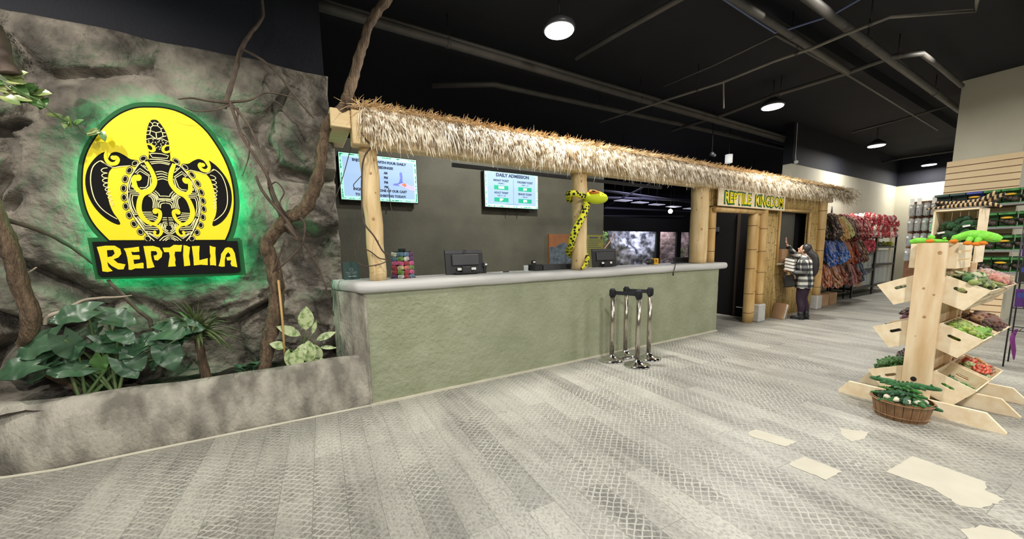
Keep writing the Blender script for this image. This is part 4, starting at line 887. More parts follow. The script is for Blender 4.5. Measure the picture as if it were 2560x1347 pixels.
def monitor(px0, px1, py0, lab, yaw=0., emblem=False):
    y = 4.12; a = at(px0, py0, Y=y); b2 = at(px1, py0, Y=y); cx = (a.x+b2.x)/2; wd = b2.x-a.x; zt = a.z; h = zt-CT-.002
    t = thing('till_monitor', lab, 'monitor', (cx, y, CT), yaw); R = Matrix.Translation((cx, y, CT)) @ Matrix.Rotation(yaw, 4, 'Z') @ Matrix.Rotation(math.radians(-6), 4, 'X')
    MB().box(-wd/2, wd/2, -.012, .012, .004, .002+h, mtx=R, bev=.006).build('screen_housing', 'plastic', t)
    MB().box(-wd/2+.004, wd/2-.004, -.018, -.011, .004+h*.84, h-.002, mtx=R).build('top_band', 'plastic2', t)
    MB().box(-wd/2+.08, wd/2-.06, -.035, -.011, .004+h*.34, .004+h*.80, mtx=R, bev=.008).build('back_cover', 'plastic2', t); bc = [c for c in scene.objects if c.parent == t and c.name.startswith('back_cover')][0]
    MB().box(-.06, .06, -.07, -.01, .0, .004+h*.3, mtx=R, bev=.01).build('stand', 'plastic', t); MB().box(-.16, .16, -.11, .08, .0, .018, mtx=R, bev=.006).build('stand_base', 'plastic', t)
    if emblem:
        g = MB(); pts = [R @ Vector((.02*math.cos(q), -.0195, .002+h*.92+.02*math.sin(q))) for q in [i*.5236 for i in range(13)]]; g.tube(pts, .004, 5); g.build('ring_emblem', 'plastic', t)
    for k in (-.11, .07):
        MB().box(k, k+.06, -.045, -.036, .045, .075, mtx=R).build('port_panel', 'white', bc)
monitor(1112, 1207, 625, 'black till monitor seen from behind at the middle of the counter', emblem=True)
monitor(1478, 1545, 622, 'black till monitor beside the log post with the coiled snake', .12)
def simple(name, lab, cat, parts, group=None):
    P = [p for q in parts for p in q[0].v]; c = Vector((sum(p.x for p in P)/len(P), sum(p.y for p in P)/len(P), min(p.z for p in P)))
    if len(parts) == 1: return tag(parts[0][0].build(name, parts[0][2], base=True), lab, cat, group)
    t = thing(name, lab, cat, c, 0, group)
    for mb, n, m in parts: mb.build(n, m, t)
    return t
a = at(1325, 668, Y=4.14); b2 = at(1430, 668, Y=4.14)
simple('cash_drawer', 'low black cash drawer on the counter left of the snake post', 'cash drawer', [(MB().box(a.x+.14, b2.x, 4.02, 4.26, CT, CT+.075, bev=.006), 'drawer', 'plastic2'), (MB().box(b2.x-.2, b2.x-.14, 4.012, 4.022, CT+.03, CT+.05), 'lock', 'plastic')])
simple('receipt_printer', 'small black receipt printer at the left end of the cash drawer', 'printer', [(MB().box(a.x, a.x+.13, 4.02, 4.2, CT, CT+.085, bev=.01), 'casing', 'plastic'), (MB().box(a.x+.02, a.x+.11, 4.02, 4.08, CT+.08, CT+.092), 'paper_slot', 'plastic2')])
for (q, lab, y, s) in ((1328, 'small dark camera shaped device standing on the receipt printer', 4.14, .055),):
    p = at(q+6, 660, Y=y); simple('card_reader', lab, 'device', [(MB().box(p.x-.03, p.x+.03, y-.02, y+.02, CT+.0855, CT+.0855+s, bev=.008), 'casing', 'plastic'), (MB().box(p.x-.02, p.x+.015, y-.024, y-.018, CT+.105, CT+.125), 'label_patch', 'white')])
p = at(1209, 668, Y=4.14); simple('barcode_scanner', 'slim black scanner standing beside the middle till monitor', 'device', [(MB().box(p.x-.018, p.x+.022, 4.1, 4.18, CT, CT+.09, bev=.006), 'handle', 'plastic'), (MB().box(p.x-.025, p.x+.03, 4.08, 4.17, CT+.075, CT+.135, bev=.01), 'head', 'plastic2'), (MB().box(p.x-.01, p.x+.02, 4.076, 4.081, CT+.1, CT+.12), 'tip', 'white')])
p = at(1315, 672, Y=4.12); simple('clear_cup', 'small clear cup on the counter left of the receipt printer', 'cup', [(MB().lathe([(.028, CT), (.034, CT+.075), (.031, CT+.075), (.026, CT+.004)], (p.x, 4.12, 0), 14), 'cup', 'clear')])
p = at(1265, 683, Y=4.1); tag(MB().ell((p.x, 4.1, CT+.006), (.05, .02, .008), 12, 6).build('pen_tray', 'plastic', base=True), 'thin black pen tray lying on the counter before the cash drawer', 'tray')
# dark green table sign behind the left post
a = at(857, 655, Y=4.16); b2 = at(899, 700, Y=4.16)
simple('table_sign', 'dark green printed sign standing on the left end of the counter', 'sign', [(MB().box(a.x, b2.x, 4.155, 4.165, CT, a.z), 'board', 'teal_box'), (MB().box(a.x+.02, b2.x-.02, 4.152, 4.156, CT+.075, CT+.08).box(a.x+.03, b2.x-.03, 4.152, 4.156, CT+.06, CT+.064).box(a.x+.04, b2.x-.03, 4.152, 4.156, CT+.03, CT+.042), 'printed_line', 'clear'), (MB().tube([Vector(((a.x+b2.x)/2+.014*math.cos(q), 4.154, CT+.105+.014*math.sin(q))) for q in [i*.6 for i in range(11)]], .003, 4), 'logo', 'clear')])
# drill, tablet, cable at the hut end
p = at(1632, 656, Y=4.05)
t = thing('power_drill', 'yellow and black power drill lying on the counter near the hut', 'drill', (p.x, 4.05, CT))
g = MB(); g.tube([(p.x-.20, 4.05, CT+.05), (p.x-.14, 4.05, CT+.05), (p.x-.13, 4.05, CT+.05)], [.012, .03, .03], 12); g.build('chuck', 'plastic2', t)
g = MB(); g.tube([(p.x-.13, 4.05, CT+.05), (p.x-.02, 4.05, CT+.05)], .042, 12); g.build('motor_housing', 'plastic', t)
g = MB(); g.box(p.x, p.x+.02, 4.01, 4.09, CT+.002, CT+.105, bev=.008).box(p.x+.07, p.x+.1, 4.01, 4.09, CT+.002, CT+.105, bev=.008).box(p.x+.02, p.x+.07, 4.01, 4.09, CT+.002, CT+.03, bev=.004).box(p.x+.02, p.x+.07, 4.01, 4.09, CT+.08, CT+.105, bev=.004); g.build('grip', 'drill_y', t)
a = at(1684, 644, Y=4.1); b2 = at(1730, 660, Y=4.1)
simple('tilted_screen', 'low black screen leaning on the counter against the thick log post', 'screen', [(MB().box(a.x, b2.x, 4.09, 4.115, CT, a.z, bev=.006), 'housing', 'plastic'), (MB().box(a.x-.1, b2.x-.15, 3.98, 4.08, CT, CT+.02, bev=.004), 'keyboard', 'plastic2'), (MB().box(b2.x, b2.x+.02, 4.09, 4.115, CT, a.z+.02), 'edge', 'white')])
tag(MB().tube(cr(px_path([(1655, 655, 4.0), (1668, 648, 3.95), (1680, 650, 3.9), (1688, 660, 3.66), (1686, 672, 3.648), (1683, 682, 3.645)]), 6), .006, 6).tube(px_path([(1683, 680, 3.645), (1683, 689, 3.645)]), .012, 6).build('power_cable', 'plastic', base=True), 'black power cable with its plug hanging over the counter edge', 'cable')
# sock stand
def sock_stand():
    p = at(1008, 690, Y=3.98); yaw = math.radians(38); s = .095
    t = thing('display_spinner', 'black countertop spinner full of small bright fabric packs beside the vined post', 'display stand', (p.x, 3.98, CT), yaw)
    R = Matrix.Translation((p.x, 3.98, CT)) @ Matrix.Rotation(yaw, 4, 'Z')
    MB().box(-s, s, -s, s, 0, .012, mtx=R, bev=.004).build('base', 'plastic', t); MB().box(-s*.72, s*.72, -s*.72, s*.72, .012, .285, mtx=R).build('column', 'plastic', t)
    MB().box(-.03, .03, -.03, .03, .285, .315, mtx=R, bev=.006).build('top_cap', 'plastic', t)
    cols = [('pink', (.75, .12, .32)), ('white', (.72, .68, .62)), ('green', (.18, .34, .06)), ('blue', (.12, .24, .36)), ('red', (.42, .03, .05)), ('cream', (.7, .62, .3)), ('purple', (.14, .03, .16)), ('grey', (.28, .34, .38)), ('coral', (.7, .2, .16))]
    rnd = random.Random(4); rows = ['top', 'second', 'third', 'fourth', 'fifth', 'bottom']
    for face in range(4):
        for r in range(6):
            for c in range(2):
                z = .262-r*.047; cn, cc = cols[rnd.randrange(9)]
                if face == 3 and r == 2: cn, cc = cols[0]
                F = R @ Matrix.Rotation(face*math.pi/2, 4, 'Z'); g = MB(); cx = (c-.5)*s*.82
                g.box(-.037, .037, -.016, .012, -.0225, .0225, bev=.008); g.ell((.012*(c-.5), -.014, 0), (.024, .008, .014), 8, 6, lump=.4, seed=face*20+r*3+c)
                o = g.build('fabric_pack', 'plush'); o.matrix_basis = F @ Matrix.Translation((cx, -s*.72-.013, z-.008)) @ Matrix.Rotation(rnd.uniform(-.2, .2), 4, 'Y')
                o.color = (*cc, 1); side = ('back', 'right', 'far', 'front')[face]
                tag(o, f'{cn} fabric pack, {("left", "right")[c]} of the {rows[r]} row, {("front left", "front right", "rear right", "rear left")[face]} face of the spinner', 'fabric pack', 'fabric packs on the counter spinner')
sock_stand()
# spotted toy snake coiled round the second post
def toy_snake():
    x, r = P2; yc = 3.84; R = r+.045; z = lambda py: at(1445, py, Y=3.70).z
    o = Vector((x, yc, CT))
    t = thing('plush_snake', 'yellow plush snake with black spots coiled round the log post', 'soft toy', o)
    pts = []
    def ring(a, zz, rr=R): return (x+rr*math.cos(math.radians(a)), yc+rr*math.sin(math.radians(a)), zz)
    # neck wraps the post under the head, body runs down across the front, tail comes round behind
    pts = [ring(-32, z(492), R+.03), ring(-70, z(490)), ring(-120, z(486)), ring(-165, z(482)), ring(-210, z(482)), ring(-270, z(486)), ring(-330, z(494)), ring(-385, z(505)), ring(-405, z(525)), ring(-425, z(555)), ring(-450, z(590)), ring(-480, z(612)), ring(-515, z(632)), ring(-560, z(648)), ring(-620, z(655)), ring(-680, z(652), R+.01), ring(-725, z(648), R+.02), ring(-752, z(664), R+.015), ring(-775, CT+.03, R+.02)]
    pts = [at(1464, 491, Y=3.66), at(1452, 489, Y=3.66), at(1436, 483, Y=3.66), at(1425, 484, Y=3.70), at(1421, 487, Y=3.80), ring(-245, z(490)), ring(-300, z(492)), ring(-345, z(496)), at(1468, 497, Y=3.78), at(1466, 510, Y=3.69), at(1460, 532, Y=3.66), at(1448, 556, Y=3.65), at(1437, 580, Y=3.66), at(1430, 598, Y=3.70), at(1428, 614, Y=3.76), ring(-225, z(628)), ring(-280, z(640)), ring(-330, z(640)), at(1467, 640, Y=3.76), at(1467, 652, Y=3.70), at(1460, 664, Y=3.67), at(1453, 672, Y=3.66)]
    C = cr(pts, 8); g = MB(); g.tube(C, [.034, .038, .041, .044, .046, .048, .05, .05, .048, .045, .04, .036, .028, .012], 14); g.build('body', 'snake', t)
    h = at(1466, 491, Y=3.66); e = at(1519, 497, Y=3.60); d = (e-h)
    g = MB(); Hp = [h-d*.05, h+d*.1, h+d*.35, h+d*.6, h+d*.85, h+d*.98]; g.tube(cr(Hp, 3), [.045, .075, .09, .088, .06, .018], 14, flat=.9); g.build('head', 'lime', t)
    g = MB(); q = h+d*.20+Vector((0, -.066, .052)); g.tube([q-d*.2, q, q+d*.14, q+d*.24], [.04, .042, .03, .008], 10, flat=.6); g.build('mouth_patch', mat('orange_felt', (.72, .2, .03), rough=.8), t)
    g = MB(); q = h+d*.13+Vector((0, -.092, .055)); g.tube([q-d*.14, q, q+d*.16], [.018, .02, .003], 8, flat=.6); g.build('eye_stripe', 'black', t)
    MB().ell(h+d*.55+Vector((0, -.073, .03)), .011, 8, 6).build('eye', 'black', t)
toy_snake()

# ================================================================ STANCHIONS
def stanchions():
    def make(loc, lab):
        t = thing('stanchion', lab, 'stanchion', loc, 0, 'queue stanchions by the counter')
        b2 = Vector(loc)
        MB().lathe([(.0, 0), (.165, 0), (.168, .008), (.165, .018), (.12, .032), (.06, .055), (.034, .08), (.03, .085)], b2, 32).build('base', 'chrome2', t)
        MB().lathe([(.03, .07), (.03, .93)], b2, 20).build('pole', 'chrome', t); hd = MB().lathe([(.033, .87), (.033, .975), (.028, .985), (.0, .985)], b2, 20).build('head', 'belt', t)
        for k in range(4):
            a = k*math.pi/2+.3; d = Vector((math.cos(a), math.sin(a), 0)); c = b2+d*.034; R = Matrix.Translation(c) @ Matrix.Rotation(a, 4, 'Z')
            MB().box(-.004, .008, -.012, .012, .885, .965, mtx=R).build('belt_clip', 'belt', hd)
        return t
    L = [(1529, 905, 'leftmost of the four polished stanchions by the counter'), (1563, 893, 'rear stanchion nearest the counter face, second from the left'), (1593, 918, 'front stanchion of the four, standing closest to the open floor'), (1621, 900, 'rightmost of the four polished stanchions by the counter')]
    loc = []
    for a, b2, lab in L:
        p = at(a, b2-4, Z=0); loc.append(p); make(p, lab)
    def belt(p, q, z, lab):
        d = (q-p).normalized(); n = Vector((-d.y, d.x, 0))*.003; a = p+d*.036; b3 = q-d*.036
        v = [Vector((s.x, s.y, zz))+m*n for s in (a, b3) for zz in (z, z+.05) for m in (-1, 1)]
        tag(MB().add(v, [(0, 1, 3, 2), (4, 6, 7, 5), (0, 4, 5, 1), (2, 3, 7, 6), (0, 2, 6, 4), (1, 5, 7, 3)]).build('queue_belt', 'belt', base=True), lab, 'belt')
    belt(loc[0], loc[2], .905, 'black belt stretched between the leftmost and the front stanchion')
    belt(loc[1], loc[3], .905, 'black belt stretched between the rear and the rightmost stanchion')
stanchions()
# pale floor patches
pl = [(((3.052, 1.449), (3.169, 1.445), (3.219, 1.179), (3.066, 1.187), (3.011, 1.413)), 'small beige patch on the floor farthest from the basket, toward the counter'), (((2.822, 1.077), (3.027, 1.059), (3.031, .847), (2.828, .864)), 'neat rectangular beige patch in the middle of the floor patches'),
      (((3.761, 1.09), (3.862, .946), (3.726, .92), (3.56, .955), (3.611, 1.03)), 'small faint beige patch just in front of the brown basket'), (((3.264, .69), (3.667, .66), (3.637, .331), (3.509, .319), (3.465, .241), (3.24, .295), (3.172, .364), (3.272, .49)), 'largest beige patch on the floor at the right'), (((2.906, .316), (3.041, .275), (3.1, .18), (3.01, .06), (2.80, .16), (2.841, .287)), 'beige floor patch cut by the bottom edge at the right')]
for L, lab in pl:
    cx = sum(p[0] for p in L)/len(L); cy = sum(p[1] for p in L)/len(L); K = []
    for i in range(len(L)):
        a, b2 = Vector(L[i]), Vector(L[(i+1) % len(L)])
        for j in range(8):
            p = a+(b2-a)*(j/8); K.append((p.x+.012*noise.noise(Vector((p.x*30, p.y*30, 0))), p.y+.012*noise.noise(Vector((p.x*30, p.y*30, 5)))))
    tag(MB().prism(K, .0005, .0022, lambda a, b2, d: Vector((a, b2, d))).build('floor_patch', 'patch', base=True), lab, 'patch')
# ================================================================ BAMBOO HUT
YH = 3.80
def canes(g, x0, x1, z0, z1, seed, pitch=.062, y=YH):
    rnd = random.Random(seed); n = max(1, round((x1-x0)/pitch)); p = (x1-x0)/n
    for i in range(n):
        x = x0+(i+.5)*p; r = p*.5*rnd.uniform(.94, 1.04); yy = y+.02+rnd.uniform(-.006, .006); zz = rnd.uniform(0, .3); P = []; rr = []
        v = [z0]; z = z0+zz
        while z < z1-.05: v.append(z); z += rnd.uniform(.24, .36)
        v.append(z1)
        g.tube([(x, yy, z0), (x, yy, z1)], r, 8, 0)
        for q in v[1:-1]: g.tube([(x, yy, q-.006), (x, yy, q+.006)], r*1.06, 8, 1)
def pole(g, x, y, z0, z1, r, seed, n=16):
    rnd = random.Random(seed); g.tube([(x, y, z0+(z1-z0)*i/10) for i in range(11)], r, n, 0, rough=.03); z = z0+.2
    while z < z1-.1: g.tube([(x, y, z-.007), (x, y, z+.007)], r*1.03, n, 1); z += rnd.uniform(.35, .5)
def hut():
    t = thing('bamboo_hut', 'bamboo clad hut with an open dark doorway and a window under the thatch', 'hut', (8.2, 3.9, 0))
    B = ['bamboo', 'node']; G = ['bamboo2', 'node']
    g = MB(); canes(g, 6.13, 6.29, CT, 2.74, 1, .08, 3.84); g.build('cane_wall', B, t)
    g = MB(); canes(g, 6.16, 10.62, 2.22, 2.80, 2); g.build('cane_wall', B, t)
    g = MB(); canes(g, 8.03, 8.66, 0, 2.22, 3); g.build('cane_wall', B, t)
    g = MB(); canes(g, 8.66, 10.02, 0, 1.13, 4); g.build('cane_wall', B, t)
    g = MB(); canes(g, 10.02, 10.55, 0, 2.22, 5); g.build('cane_wall', B, t)
    for x, y, r, s in ((6.365, 3.83, .07, 7), (7.68, 3.80, .085, 8), (7.83, 3.82, .065, 9)):
        g = MB(); pole(g, x, y, CT if s == 7 else 0, 2.2, r, s); g.build('door_post', G, t)
    for x, r, s in ((7.96, .085, 10), (10.60, .095, 11)):
        g = MB(); pole(g, x, 3.76, .36 if s == 10 else .33, 2.72, r, s); g.build('corner_post', G, t)
        MB().box(x-.125, x+.125, 3.655, 3.9, 0, .36 if s == 10 else .33, bev=.02).build('post_footing', 'block', t)
    g = MB(); g.tube([(6.3, 3.75, 2.16), (7.9, 3.75, 2.17)], .05, 12); g.build('door_lintel', G, t)
    g = MB(); g.tube([(8.66, 3.77, 2.24), (10.04, 3.77, 2.26)], .03, 10); g.tube([(8.66, 3.77, 1.1), (8.66, 3.77, 2.24)], .025, 10); g.tube([(10.03, 3.77, 1.1), (10.03, 3.77, 2.26)], .03, 10); g.build('window_trim', G, t)
    MB().box(8.64, 10.04, 3.68, 3.86, 1.12, 1.15, bev=.006).build('window_ledge', 'white', t)
    MB().box(8.64, 9.72, 3.93, 3.95, 1.13, 2.25).build('window_board', 'darkglass', t)
    MB().box(9.72, 10.42, 4.0, 4.02, 1.13, 2.25).build('window_recess', 'black', t)  # black sheet standing in for the shade inside the window opening
    # black walls added behind the openings to stand in for the dark interior
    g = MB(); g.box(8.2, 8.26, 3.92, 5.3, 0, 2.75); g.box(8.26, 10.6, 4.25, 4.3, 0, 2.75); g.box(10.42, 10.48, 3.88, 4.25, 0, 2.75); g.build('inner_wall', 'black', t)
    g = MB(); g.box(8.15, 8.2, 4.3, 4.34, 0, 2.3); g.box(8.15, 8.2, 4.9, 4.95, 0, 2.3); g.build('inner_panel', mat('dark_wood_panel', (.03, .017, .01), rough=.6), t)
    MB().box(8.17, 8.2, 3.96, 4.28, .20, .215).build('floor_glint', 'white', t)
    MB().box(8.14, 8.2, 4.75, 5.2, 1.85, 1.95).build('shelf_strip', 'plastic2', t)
hut()
def hut_sign():
    y = 3.665; A, B, C, D = [at(*p, Y=y) for p in ((1799, 474), (1965, 485), (1961, 524), (1795, 517))]
    t = thing('hut_sign', 'pale wooden board lettered REPTILE KINGDOM over the doorway', 'sign', ((A.x+B.x)/2, y, D.z))
    x0, x1 = (A.x+D.x)/2, (B.x+C.x)/2; z0, z1 = (D.z+C.z)/2, (A.z+B.z)/2
    bd = MB().box(x0, x1, y, y+.025, z0, z1, bev=.004).build('board', 'pineh', t)
    MB().box(x0+.3, x0+.34, y+.025, 3.78, z0+.1, z1-.1).box(x1-.34, x1-.3, y+.025, 3.78, z0+.1, z1-.1).build('bracket', 'metal_dark', t)
    a = at(1812, 498, Y=y).x; b2 = at(1876, 500, Y=y).x; c = at(1889, 500, Y=y).x; d = at(1957, 505, Y=y).x; zc = (z0+z1)/2; H = (z1-z0)*.62
    for word, p, q in (('REPTILE', a, b2), ('KINGDOM', c, d)):
        v, f = text_mesh(word, 1., .0); w0 = min(k.x for k in v); w1 = max(k.x for k in v); h0 = min(k.y for k in v); h1 = max(k.y for k in v)
        for nm, m, off, dy, e in (('letter_edge', 'green', .05, -.004, .028), ('lettering', 'yellow', .012, -.008, .0)):
            v2, f2 = text_mesh(word, 1., off); a0 = min(k.x for k in v2); a1 = max(k.x for k in v2); b0 = min(k.y for k in v2); b1 = max(k.y for k in v2)
            g = MB(); g.add([Vector((p-e+(k.x-a0)/(a1-a0)*(q-p+2*e), y+dy, zc+((k.y-b0)/(b1-b0)-.5)*(H+2*e)*(1+.05*math.sin(k.x*4)))) for k in v2], f2); g.build(nm, m, bd, fix=False)
hut_sign()
# cardboard box on the ledge, boards leaning below
tag(MB().box(8.70, 9.02, 3.70, 3.90, 1.152, 1.44, bev=.004).build('cardboard_box', 'card', base=True), 'brown cardboard box standing on the hut window ledge', 'box')
for i, (dx, m, lab) in enumerate(((0, 'card', 'brown cardboard sheet leaning on the bamboo wall, nearest the doorway'), (.055, 'paper', 'pale board in the middle of the leaning stack by the bamboo wall'), (.11, 'card', 'front brown board of the stack leaning on the bamboo wall'))):
    p = at(1950, 795, Y=3.6); R = Matrix.Translation((p.x+dx*1.2, 3.66, 0.004)) @ Matrix.Rotation(math.radians(70), 4, 'Z') @ Matrix.Rotation(math.radians(14), 4, 'X')
    tag(MB().box(-.13, .13, -.01, .01, 0, .33-.02*i, mtx=R).build('leaning_board', m, base=True), lab, 'board')

# ================================================================ PERSON
def person():
    o = Vector((8.90, 3.36, 0)); ang = math.radians(101)
    t = thing('person', 'person in plaid shirt and dark leggings reaching up to the hut window', 'person', o, ang)
    Wm = Matrix.Translation(o) @ Matrix.Rotation(ang, 4, 'Z')
    V = [(0, 0, .80), (0, 0, .92), (.0, 0, 1.06), (-.005, 0, 1.2), (-.005, 0, 1.275), (.01, 0, 1.33), (.015, 0, 1.38),
         (.0, .085, .76), (.03, .085, .43), (.0, .09, .10), (.0, .09, .05), (.12, .10, .03),
         (-.02, -.085, .76), (.0, -.085, .43), (-.06, -.09, .10), (-.06, -.09, .05), (.06, -.10, .03),
         (-.005, .145, 1.235), (-.04, .20, .99), (.14, .185, .955), (.20, .165, .975),
         (-.005, -.145, 1.24), (.18, -.165, 1.30), (.34, -.13, 1.50), (.365, -.125, 1.55)]
    E_ = [(0, 1), (1, 2), (2, 3), (3, 4), (4, 5), (5, 6), (0, 7), (7, 8), (8, 9), (9, 10), (10, 11), (0, 12), (12, 13), (13, 14), (14, 15), (15, 16), (3, 17), (17, 18), (18, 19), (19, 20), (3, 21), (21, 22), (22, 23), (23, 24)]
    Rr = [(.13, .14), (.11, .13), (.115, .13), (.12, .12), (.06, .06), (.05, .05), (.055, .055), (.088, .088), (.055, .055), (.038, .038), (.04, .04), (.03, .025), (.088, .088), (.055, .055), (.038, .038), (.04, .04), (.03, .025), (.055, .055), (.042, .042), (.03, .03), (.03, .022), (.055, .055), (.042, .042), (.03, .03), (.03, .022)]
    me = bpy.data.meshes.new('tmp'); me.from_pydata(V, E_, []); ob = bpy.data.objects.new('tmp', me); scene.collection.objects.link(ob)
    sk = ob.modifiers.new('s', 'SKIN'); ob.modifiers.new('u', 'SUBSURF').levels = 2
    for i, d in enumerate(me.skin_vertices[0].data): d.radius = Rr[i]; d.use_root = (i == 0)
    dg = bpy.context.evaluated_depsgraph_get(); em = ob.evaluated_get(dg).to_mesh()
    g = MB(); g.add([p.co.copy() for p in em.vertices], [tuple(p.vertices) for p in em.polygons], 0, True); ob.evaluated_get(dg).to_mesh_clear(); bpy.data.objects.remove(ob)
    # head turned up toward the raised hand
    Hc = Vector((.03, 0, 1.425)); Hr = Matrix.Rotation(math.radians(-16), 3, 'Y')
    def H(p): return Hc+Hr @ Vector(p)
    g.ell(Hc, (.088, .07, .108), 18, 14, rot=Hr); g.ell(H((.05, 0, -.055)), (.045, .045, .05), 12, 8, rot=Hr); g.ell(H((.095, 0, -.012)), (.018, .013, .02), 10, 8, rot=Hr)
    g.ell(H((.085, 0, -.05)), (.012, .022, .008), 8, 6, rot=Hr); g.ell(H((.075, 0, -.095)), (.018, .022, .016), 8, 6, rot=Hr)
    for s in (-1, 1): g.ell(H((-.005, s*.07, -.015)), (.018, .008, .03), 8, 6, rot=Hr); g.ell(H((.072, s*.03, .012)), (.016, .016, .01), 8, 6, rot=Hr)
    # hands: palm with five fingers each; raised one flat on the wall, lower one curled under the boxes
    def hand(w_, d, n, th, curl):
        w_ = Vector(w_); d = Vector(d).normalized(); n = Vector(n).normalized(); s_ = d.cross(n)
        g.ell(w_+d*.045, (.045, .036, .016), 10, 8, rot=Matrix((d, s_, n)).transposed())
        for i, (off, L) in enumerate(((-.027, .058), (-.009, .07), (.009, .066), (.026, .052))):
            b = w_+d*.08+s_*off; P = [b, b+d*L*.4-n*curl*.008, b+d*L*.72-n*curl*.026, b+d*L*.9-n*curl*.05]; g.tube(P, [.009, .0085, .008, .006], 7)
        b = w_+d*.025+s_*th*.03; g.tube([b, b+(d*.6+s_*th).normalized()*.03, b+(d+s_*th*.6).normalized()*.06-n*curl*.012], [.011, .010, .007], 7)
    hand((.362, -.125, 1.545), (.15, .05, 1), (-1, 0, .1), -1, -.2); hand((.195, .168, .972), (.9, -.45, .12), (0, .2, 1), 1, -1.)
    g.v = [Wm @ p for p in g.v]; g.build('body', 'skin', t)
    for s in (-1, 1): MB().ell(Wm @ H((.084, s*.031, .012)), .007, 8, 6).build('eye', 'black', t)
    # shirt
    g = MB(); prof = [(.655, .150, .205, -.01), (.70, .150, .205, -.01), (.80, .155, .20, -.01), (.92, .145, .185, -.005), (1.05, .135, .18, 0), (1.16, .13, .185, 0), (1.24, .10, .165, 0), (1.285, .065, .085, .0), (1.31, .06, .07, .005)]
    n = 22; v = [Wm @ Vector((cx+rx*math.cos(2*math.pi*j/n), ry*math.sin(2*math.pi*j/n)*(1+.03*math.sin(j*3)), z+.012*math.sin(j*2))) for z, rx, ry, cx in prof for j in range(n)]
    g.add(v, [(i*n+j, i*n+(j+1) % n, (i+1)*n+(j+1) % n, (i+1)*n+j) for i in range(len(prof)-1) for j in range(n)], 0, True)
    arm = lambda L, r: g.tube([Wm @ Vector(p) for p in cr(L, 5)], r, 12)
    arm([(0, .10, 1.24), (-.005, .155, 1.225), (-.045, .21, .995), (.03, .205, .96), (.165, .18, .965)], [.07, .068, .062, .058, .05, .046]); arm([(0, -.10, 1.24), (-.0, -.155, 1.24), (.18, -.17, 1.30), (.26, -.15, 1.39), (.335, -.132, 1.495)], [.07, .068, .06, .055, .048, .044])
    g.tube([Wm @ Vector((.01+.066*math.cos(q), .074*math.sin(q), 1.30+.012*math.cos(q))) for q in [i*.524 for i in range(13)]], .014, 6); g.build('shirt', 'plaid', t)
    for nm, x0, y0 in (('l', .0, .085), ('r', -.02, -.085)):
        g = MB(); s_ = 1 if nm == 'l' else -1; xo = 0 if nm == 'l' else -.03
        g.tube([Wm @ Vector(p) for p in cr([(x0, s_*.085, .80), (x0+.01, s_*.085, .62), (.03+xo, s_*.085, .43), (xo*1.2, s_*.088, .27), (xo*1.9, s_*.09, .13)], 5)], [.098, .088, .066, .064, .044], 14); g.build('legging', 'leggings', t)
        g = MB(); x = xo*1.9; g.tube([Wm @ Vector((x, s_*.09, z)) for z in (.17, .12, .06, .012)], [.05, .05, .052, .05], 12)
        g.tube([Wm @ Vector(p) for p in ((x-.055, s_*.09, .04), (x, s_*.09, .055), (x+.08, s_*.095, .042), (x+.14, s_*.10, .032), (x+.165, s_*.10, .028))], [.036, .052, .044, .036, .012], 12); g.box(-.07, .16, -.045, .045, 0.0, .014, mtx=Wm @ Matrix.Translation((x+.005, s_*.093, 0)), bev=.005); g.build('ankle_boot', 'boot', t)
    g = MB(); g.ell(Wm @ H((-.022, 0, .018)), (.092, .08, .112), 18, 14, rot=(Wm.to_3x3() @ Hr)); P = [H((-.06, 0, .05)), H((-.10, 0, -.04)), Vector((-.12, 0, 1.28)), Vector((-.15, 0, 1.12)), Vector((-.155, 0, .98)), Vector((-.14, 0, .88))]
    g.tube([Wm @ p for p in cr(P, 5)], [.05, .075, .08, .078, .06, .02], 12, flat=.75); g.build('hair', 'hair', t)
    return Wm
Wm = person()
# what the person carries
for i in range(4):
    R = Wm @ Matrix.Translation((.20, .135, 1.0+.064*i)) @ Matrix.Rotation(math.radians(-14), 4, 'Y')
    nm = ('lowest', 'second from bottom', 'third from bottom', 'topmost')[i]
    tt = thing('flat_box', f'{nm} pale flat box in the stack held by the person in plaid', 'box', R @ Vector((0, 0, 0)), 0, 'flat boxes held by the person')
    MB().box(-.06, .10, -.13, .12, .002, .055, mtx=R, bev=.004).build('carton', 'paper', tt); MB().box(-.062, .102, -.132, .122, .054, .062, mtx=R).build('lid_edge', 'plastic', tt)
    if i == 3: MB().ell(R @ Vector((.02, .0, .062)), (.05, .07, .006), 12, 6).build('cover_picture', 'mossy', tt)
R = Wm @ Matrix.Translation((.20, .12, .66)) @ Matrix.Rotation(math.radians(12), 4, 'Y')
tt = thing('tote_bag', 'charcoal bag hanging below the boxes held by the person in plaid', 'bag', R @ Vector((0, 0, 0)))
MB().box(-.10, .09, -.045, .045, 0, .25, mtx=R, bev=.03).build('pouch', 'bag', tt); MB().tube([R @ Vector(p) for p in cr([(-.06, 0, .24), (-.04, .02, .31), (.03, .02, .31), (.06, 0, .24)], 5)], .008, 6).build('strap', 'bag', tt)

